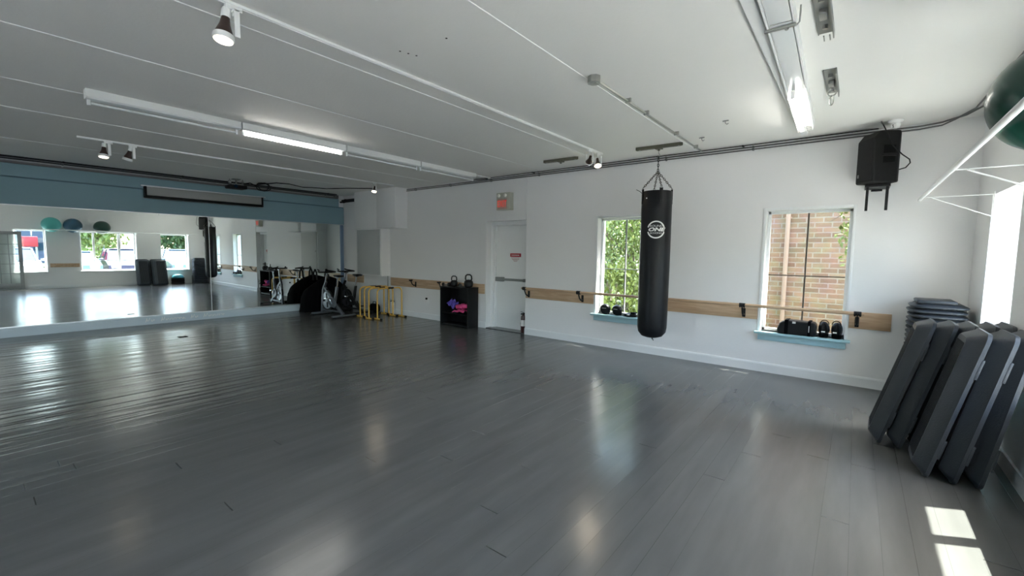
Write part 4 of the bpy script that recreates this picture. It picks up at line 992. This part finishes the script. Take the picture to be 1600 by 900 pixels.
# ------------------------------------------------------------------ spin bikes (facing the mirror, -x)
def bike(loc, rz, label, fm, wheel):
    t = thing('spin_bike', label, 'exercise bike', loc, rz=rz, group='spin bikes in the corner')
    # local: front -x
    bm = new(); box(bm, (-.47, -.26, .03), (-.40, .26, .07), bev=.01); obj('front_foot', bm, fm, t)
    bm = new(); box(bm, (.42, -.30, .03), (.49, .30, .07), bev=.01); obj('rear_foot', bm, fm, t)
    for x in (-.435, .455):
        for s in (-1, 1):
            bm = new(); box(bm, (x-.04, s*.26-.03, 0), (x+.04, s*.26+.03, .035), bev=.006); obj('foot_pad', bm, 'black', t)
    bm = new(); rbar(bm, (-.43, 0, .06), (-.36, 0, .62), .05, .06); rbar(bm, (-.36, 0, .62), (-.24, 0, .80), .05, .05)
    rbar(bm, (-.30, 0, .66), (.10, 0, .30), .05, .06); rbar(bm, (.10, 0, .30), (.44, 0, .06), .05, .07); rbar(bm, (.10, 0, .30), (.20, 0, .70), .05, .06); rbar(bm, (-.42, 0, .12), (.30, 0, .12), .04, .04)
    obj('frame', bm, fm, t, bevel=.008)
    bm = new(); tube(bm, [(-.27, 0, .76), (-.20, 0, 1.0)], .02, 10); tube(bm, [(-.27, 0, 1.0), (-.12, 0, 1.0)], .018, 8); obj('handlebar_post', bm, 'chrome', t)
    bm = new(); tube(bm, [(-.42, -.10, 1.08), (-.34, -.11, 1.06), (-.24, -.20, 1.04), (-.18, -.21, 1.03), (-.16, -.1, 1.03), (-.16, .1, 1.03), (-.18, .21, 1.03), (-.24, .20, 1.04), (-.34, .11, 1.06), (-.42, .10, 1.08)], .017, 8)
    tube(bm, [(-.16, 0, 1.03), (-.20, 0, 1.0)], .02, 8); obj('handlebar', bm, 'black', t)
    bm = new(); tube(bm, [(.19, 0, .66), (.24, 0, .92)], .019, 10); tube(bm, [(.15, 0, .925), (.33, 0, .925)], .017, 8); obj('seat_post', bm, 'chrome', t)
    bm = new(); V = []
    for x, w, h in ((.08, .015, .02), (.14, .03, .035), (.22, .05, .04), (.30, .085, .045), (.36, .09, .045), (.39, .06, .03)):
        V.append([bm.verts.new((x, w*math.cos(a), .955 + h*math.sin(a)*.6)) for a in [2*PI*k/10 for k in range(10)]])
    for A, B in zip(V, V[1:]):
        for k in range(10): bm.faces.new((A[k], A[(k+1) % 10], B[(k+1) % 10], B[k]))
    bm.faces.new(V[0][::-1]); bm.faces.new(V[-1]); obj('saddle', bm, 'black', t)
    Wx = Matrix.Translation((-.20, 0, .36)) @ Matrix.Rotation(PI/2, 4, 'X')
    bm = new(); lathe(bm, [(.205, -.02), (.235, -.02), (.24, 0), (.235, .02), (.205, .02), (.205, -.02)], 40, Wx); obj('flywheel_rim', bm, 'blackm', t)
    bm = new(); lathe(bm, [(0, -.012), (.206, -.012), (.206, .012), (0, .012)], 40, Wx); lathe(bm, [(0, -.03), (.045, -.03), (.045, .03), (0, .03)], 20, Wx); obj('flywheel', bm, wheel, t)
    bm = new()
    for s in (-1, 1):
        for k in range(4):
            a = PI/4*0+PI/2*k+.1; c_, s_ = math.cos(a), math.sin(a)
            rbar(bm, (-.20, s*.014, .36), (-.20+.17*c_, s*.014, .36+.17*s_), .004, .05)
    obj('star_decal', bm, 'black', t)
    bm = new(); prism(bm, [(-.10, .30), (.02, .22), (.16, .20), (.24, .28), (.20, .40), (.05, .46), (-.10, .42)], -.055, -.028, 'y'); obj('chain_guard', bm, fm, t, bevel=.008)
    for s in (-1, 1):
        bm = new(); rbar(bm, (.12, s*.075, .30), (.12+s*.12, s*.075, .30-s*.12), .016, .03); box(bm, (.12+s*.12-.05, s*.09, .30-s*.12-.012), (.12+s*.12+.05, s*.17, .30-s*.12+.012), bev=.005); obj('crank', bm, 'chrome' if s < 0 else 'blackm', t)
    bm = new(); lathe(bm, [(0, 0), (.022, 0), (.026, .02), (.018, .04), (0, .042)], 14, Matrix.Translation((-.20, 0, .60))); tube(bm, [(-.2, 0, .60), (-.2, 0, .64)], .01); obj('resistance_knob', bm, 'black', t)
    return t
bike((-9.66, 5.40, 0), .05, 'grey spin bike with silver flywheel in front of the corner', 'silver', mat('silver_disc', (.42, .45, .48), .3, metal=.5))
bike((-9.82, 5.99, 0), .03, 'darker spin bike half hidden behind the silver-wheeled one', 'blackm', mat('dark_disc', (.05, .05, .06), .4, metal=.4))

# black sheet-covered pile against the mirror
t = thing('covered_pile', 'large shapeless pile under a black sheet leaning at the right end of the mirrors', 'covered pile', (-10.78, 5.88, 0), rz=-.014)
bm = new(); nu, nv = 40, 16
def hmap(u): return 1 + .05*math.sin(3*u+.6) + .04*math.sin(7*u)
rows = []
for j in range(nv+1):
    f = j/nv; ring_ = []
    for i in range(nu):
        u = 2*PI*i/nu; base = hmap(u); k_ = max(0, 1-f**5)**.5 if f > .55 else 1.06-.11*f
        cu, su = math.cos(u), math.sin(u)
        xx = .31*base*k_*math.copysign(abs(cu)**.5, cu); yy = .58*base*k_*math.copysign(abs(su)**.5, su)
        fold = .03*math.sin(13*u+f*3)*(1-f); z = .80*f + f*(.06*math.sin(6*yy+1)+.05*math.cos(9*xx+4*yy))
        ring_.append(bm.verts.new((min(max(xx*(1+fold), -.32), .36), min(yy*(1+fold), .62), z)))
    rows.append(ring_)
for A, B in zip(rows, rows[1:]):
    for i in range(nu): bm.faces.new((A[i], A[(i+1) % nu], B[(i+1) % nu], B[i]))
bmesh.ops.remove_doubles(bm, verts=bm.verts, dist=.001)
obj('black_sheet', bm, 'blackcloth', t)
for k, (yy, x) in enumerate(((-.30, .05), (-.02, .10))):
    bm = new(); tube(bm, [(x-.16, yy, .78), (x-.12, yy, .98), (x-.05, yy, 1.05), (x+.02, yy, .98), (x+.05, yy, .80)], .022, 8); obj('handle_loop', bm, 'black', t)

# ------------------------------------------------------------------ board on the right wall (seen in the mirror)
bm = new(); box(bm, (RX-.02, 1.72, .78), (RX, 2.5, .92), bev=.003); tag(obj('barre_board', bm, 'wood'), 'wooden board on the window wall between left and middle windows, in the mirror', 'board', bgp)

# ------------------------------------------------------------------ outside
bm = new(); box(bm, (RX+.48, -30, -.35), (16, 45, -.15)); struct('ground', bm, 'asphalt', smooth=False)
bm = new(); box(bm, (-30, D+.28, -.35), (RX+.48, 40, -.15)); struct('ground_yard', bm, 'grass', smooth=False)
bm = new(); box(bm, (-30, -30, -.35), (RX+.48, YF-.15, -.15)); struct('ground_front', bm, 'concrete', smooth=False)
bm = new(); box(bm, (16, -30, -.35), (20, 60, -.05), bev=.03); struct('grass_verge', bm, 'grass', smooth=False)
bm = new(); box(bm, (20, -40, -.35), (28, 80, -.14)); struct('road', bm, 'road', smooth=False)
bm = new(); box(bm, (28, -40, -.35), (60, 90, -.05)); struct('far_verge', bm, 'grass', smooth=False)
bm = new(); box(bm, (RX+.48, -6, -.15), (RX+2.0, 12, -.03), bev=.01); struct('sidewalk', bm, 'concrete', smooth=False)
# neighbour brick building
t = thing('brick_building', 'buff brick building close outside the right back window', 'building', (0, 0, 0))
bm = new(); box(bm, (-2.15, 9.0, -.15), (6.0, 16, 5.6)); obj('brick_wall', bm, 'brick', t, smooth=False)
bm = new(); box(bm, (-2.25, 8.9, 5.6), (6.1, 16.1, 5.8)); obj('coping', bm, 'concrete', t)
bm = new(); tube(bm, [(-.98, 8.93, -.1), (-.98, 8.93, 5.5)], .035, 10)
for z in (.6, 2.2, 3.8): box(bm, (-1.03, 8.93, z), (-.93, 9.0, z+.03))
obj('downpipe', bm, mat('brown_downpipe', (.30, .20, .13), .6), t)
def leaves(bm, c, rx, ry, rz_, n, s, seed):
    rnd = random.Random(seed)
    for _ in range(n):
        while True:
            p = Vector((rnd.uniform(-1, 1), rnd.uniform(-1, 1), rnd.uniform(-1, 1)))
            if p.length < 1 and p.length > rnd.uniform(0, .8): break
        p = Vector((p.x*rx, p.y*ry, p.z*rz_)) + Vector(c)
        e = Euler((rnd.uniform(0, 6.3), rnd.uniform(0, 6.3), rnd.uniform(0, 6.3))).to_matrix(); q = s*rnd.uniform(.6, 1.3)
        vs_ = [bm.verts.new(p + e @ Vector(v)*q) for v in ((0, 0, 0), (.35, .28, .05), (1, 0, -.08), (.35, -.28, .05))]
        bm.faces.new(vs_)
def tree(name, x, y, h, rx, rz_, label, m_, n=2600, s=.16, grp=None, cz=None, seed=1, ry=None):
    t = thing(name, label, 'tree', (x, y, -.15), group=grp)
    bm = new(); tube(bm, [(0, 0, 0), (.05, .03, h*.3), (-.03, .05, h*.6), (0, 0, h*.9)], .1, 10, rr=[.035*h, .026*h, .018*h, .006*h])
    rnd = random.Random(seed)
    for k in range(7):
        a = rnd.uniform(0, 6.3); z = h*rnd.uniform(.35, .75); tube(bm, [(0, 0, z), (rx*.4*math.cos(a), rx*.4*math.sin(a), z+.12*h), (rx*.75*math.cos(a), rx*.75*math.sin(a), z+.2*h)], .02, 6, rr=[.012*h, .008*h, .003*h])
    obj('trunk', bm, 'bark', t)
    bm = new(); c0 = cz if cz is not None else h*.68
    for k in range(9):
        a = rnd.uniform(0, 6.3); q = rnd.uniform(0, .6)
        leaves(bm, (rx*q*math.cos(a), (ry or rx)*q*math.sin(a), c0+rz_*rnd.uniform(-.55, .5)), rx*.55, (ry or rx)*.55, rz_*.5, n//9, s, seed*31+k)
    obj('foliage', bm, m_, t, smooth=False)
    return t
tg = 'trees across the parking lot'
tree('yard_tree', -4.6, 10.6, 4.6, 1.9, 2.1, 'leafy green tree right outside the left back window', 'leaf', 7000, .11, cz=2.2, seed=3)
tree('yard_tree', -6.6, 13.5, 6.0, 2.6, 2.8, 'darker tree behind the tree at the left back window', 'leafd', 5000, .16, cz=2.6, seed=5)
t = thing('yard_shrub', 'pale leafy shrub below the left back window', 'shrub', (-3.9, 8.5, -.15))
bm = new(); leaves(bm, (0, 0, .75), .8, .55, .65, 1500, .12, 21); leaves(bm, (.1, 0, 1.3), .35, .3, .35, 260, .10, 22); obj('foliage', bm, 'leaf', t, smooth=False)
bm = new()
for k in range(6): tube(bm, [(0, 0, 0), (.25*math.cos(k), .2*math.sin(k), .6), (.4*math.cos(k), .3*math.sin(k), 1.1)], .012, 6)
obj('stem', bm, 'bark', t)
# overhanging branch before the brick wall
t = thing('young_tree', 'young tree whose leafy branch hangs in front of the brick wall', 'tree', (0, 0, 0))
bm = new(); tube(bm, [(1.35, 7.95, -.16), (1.33, 7.92, 1.2), (1.2, 7.9, 2.3), (1.1, 7.9, 3.4)], .05, 8, rr=[.06, .05, .035, .01]); obj('trunk', bm, 'bark', t)
bm = new(); tube(bm, [(1.2, 7.9, 2.2), (.75, 7.9, 2.5), (.35, 7.85, 2.45), (.0, 7.8, 2.3), (-.35, 7.8, 2.05)], .012, 6, rr=[.024, .02, .014, .009, .004]); tube(bm, [(.1, 7.82, 2.35), (-.05, 7.8, 1.95), (-.08, 7.8, 1.6)], .008, 6, rr=[.009, .006, .003]); obj('twigs', bm, 'bark', t)
bm = new(); leaves(bm, (.0, 7.8, 2.28), .42, .16, .16, 210, .09, 41); leaves(bm, (-.10, 7.8, 1.9), .16, .12, .26, 90, .09, 42); leaves(bm, (-.14, 7.8, 1.5), .08, .08, .08, 10, .09, 43); obj('leaves', bm, 'leaf', t, smooth=False)
# row of trees beyond the lot
for k, (x, y, h, m_, lab, w) in enumerate(((31.5, -2.6, 7, 'leaf', 'leftmost tree across the road', 3.0), (31, 6.6, 7.2, 'leaf', 'second tree across the road from the left', 3.0), (31.5, 12.8, 7.6, 'leafd', 'third tree across the road from the left', 3.0),
        (31, 19.0, 7.6, 'leaf', 'fourth tree across the road from the left', 3.0), (18.6, 12.9, 5.4, 'leaf', 'bright street tree on the verge, seen in the far window', 2.1), (18.4, 17.4, 5.6, 'leafd', 'dark street tree on the verge nearest the corner', 2.2))):
    tree('street_tree', x, y, h, w, 2.6, lab, m_, 4600, .36, tg, cz=h*.5, seed=50+k)
for k, (y, lab) in enumerate(((.9, 'low round bush on the verge, leftmost behind the white car'), (4.4, 'low round bush on the verge behind the cars in the middle window'), (7.3, 'low round bush on the verge at the right side of the middle window'), (10.2, 'low round bush on the verge behind the pale blue car'))):
    t = thing('verge_bush', lab, 'shrub', (17.2, y, -.05)); bm = new(); leaves(bm, (0, 0, .75), 1.25, 1.2, .8, 1500, .2, 80+k); obj('foliage', bm, 'leaf', t, smooth=False)
    bm = new(); tube(bm, [(0, 0, 0), (0, 0, .6)], .05); obj('stem', bm, 'bark', t)
# sign and far building
t = thing('street_sign', 'red street sign across the road in the left window of the mirror', 'sign', (28.6, 2.35, -.05))
bm = new(); box(bm, (-.12, -.45, 1.55), (.12, .45, 2.35), bev=.03); obj('board', bm, 'redsign', t)
for s in (-1, 1):
    bm = new(); tube(bm, [(0, s*.35, 0), (0, s*.35, 1.6)], .06, 8); obj('post', bm, 'grey', t)
t = thing('far_building', 'blue-grey building across the road in the left window', 'building', (42, 6, -.05))
bm = new(); box(bm, (-3, -4, 0), (3, 2, 3.4)); obj('walls', bm, 'bluewall', t, smooth=False)
bm = new(); prism(bm, [(-3.3, 3.4), (3.3, 3.4), (0, 4.8)], -4.3, 2.3, 'y'); obj('roof', bm, mat('roof_grey', (.2, .2, .22), .8), t, smooth=False)
for k in range(2):
    bm = new(); box(bm, (-3.05, -3+k*2.6, 1.2), (-2.95, -1.6+k*2.6, 2.4)); obj('window', bm, 'carglass', t, smooth=False)
# light pole
bm = new(); tube(bm, [(19.4, 6.3, -.1), (19.4, 6.3, 6)], .09, 10, rr=[.11, .08]); tag(obj('utility_pole', bm, 'bark'), 'tall brown utility pole in the middle window', 'pole')
# cars, nose towards the building (-x)
def car(loc, rz, label, paint, suv=0):
    t = thing('car', label, 'car', loc, rz=rz)
    hh = .15*suv
    prof = [(-2.2, .35), (-2.25, .6), (-2.1, .82), (-1.3, .98), (-.55, 1.02), (1.7, 1.02+hh*.5), (2.15, .95), (2.25, .6), (2.2, .35)]
    bm = new(); V = []
    for s, k in ((-.88, .93), (-.90, 1), (.90, 1), (.88, .93)):
        V.append([bm.verts.new((x, s, .35+(z-.35)*k)) for x, z in prof])
    for A, B in zip(V, V[1:]):
        for k in range(len(prof)): bm.faces.new((A[k], A[(k+1) % len(prof)], B[(k+1) % len(prof)], B[k]))
    bm.faces.new(V[0][::-1]); bm.faces.new(V[-1]); obj('body', bm, paint, t, bevel=.05)
    g = [(-.95, .98), (-.25, 1.42+hh), (1.1 + .5*suv, 1.44+hh), (1.85, 1.02)]
    bm = new(); V = [[bm.verts.new((x, s*(.82 if z < 1.1 else .66), z)) for x, z in g] for s in (-1, 1)]
    bm.faces.new(V[0]); bm.faces.new(V[1][::-1])
    for k in range(4): bm.faces.new((V[0][k], V[1][k], V[1][(k+1) % 4], V[0][(k+1) % 4]))
    obj('windows', bm, 'carglass', t, smooth=False)
    bm = new(); box(bm, (-.28, -.65, 1.41+hh), (1.15+.5*suv, .65, 1.48+hh), bev=.03)
    for s in (-1, 1):
        rbar(bm, (-.95, s*.80, .99), (-.25, s*.65, 1.44+hh), .05, .05); rbar(bm, (.45, s*.82, 1.0), (.45, s*.66, 1.44+hh), .06, .05); rbar(bm, (1.85, s*.80, 1.0), (1.12+.5*suv, s*.65, 1.44+hh), .06, .07)
    obj('roof', bm, paint, t)
    for x in (-1.4, 1.4):
        for s in (-1, 1):
            bm = new(); lathe(bm, [(.2, -.11), (.31, -.10), (.33, -.06), (.33, .06), (.31, .10), (.2, .11)], 24, Matrix.Translation((x, s*.82, .33)) @ Matrix.Rotation(PI/2, 4, 'X')); w = obj('wheel', bm, 'tyre', t)
            bm = new(); lathe(bm, [(0, -.09), (.2, -.10), (.21, 0), (.2, .10), (0, .09)], 24, Matrix.Translation((x, s*.82, .33)) @ Matrix.Rotation(PI/2, 4, 'X')); obj('hub', bm, 'alu', w)
    for s in (-1, 1):
        bm = new(); box(bm, (-2.22, s*.62-.18, .66), (-2.02, s*.62+.18, .80), bev=.03); obj('headlamp', bm, 'label', t)
        bm = new(); box(bm, (2.08, s*.68-.14, .72), (2.26, s*.68+.14, .90), bev=.03); obj('tail_lamp', bm, 'lampred', t)
        bm = new(); box(bm, (-.78, s*.98-.08, 1.0), (-.62, s*.98+.08, 1.12), bev=.03); obj('mirror', bm, paint, t)
    bm = new(); box(bm, (-2.29, -.45, .42), (-2.20, .45, .58), bev=.02); obj('grille', bm, 'black', t)
    return t
car((8.4, .92, -.15), .0, 'white car parked outside, in the left window of the mirror', 'carwhite', 1)
car((8.8, 3.0, -.15), .03, 'pale blue-grey car parked outside, left in the middle window of the mirror', 'carblue')
car((8.5, 4.95, -.15), .02, 'dark purple car parked outside, right in the middle window of the mirror', 'cardark', 1)
car((8.6, 7.45, -.15), .0, 'pale blue car parked outside, in the far window of the mirror', 'carblue', 1)
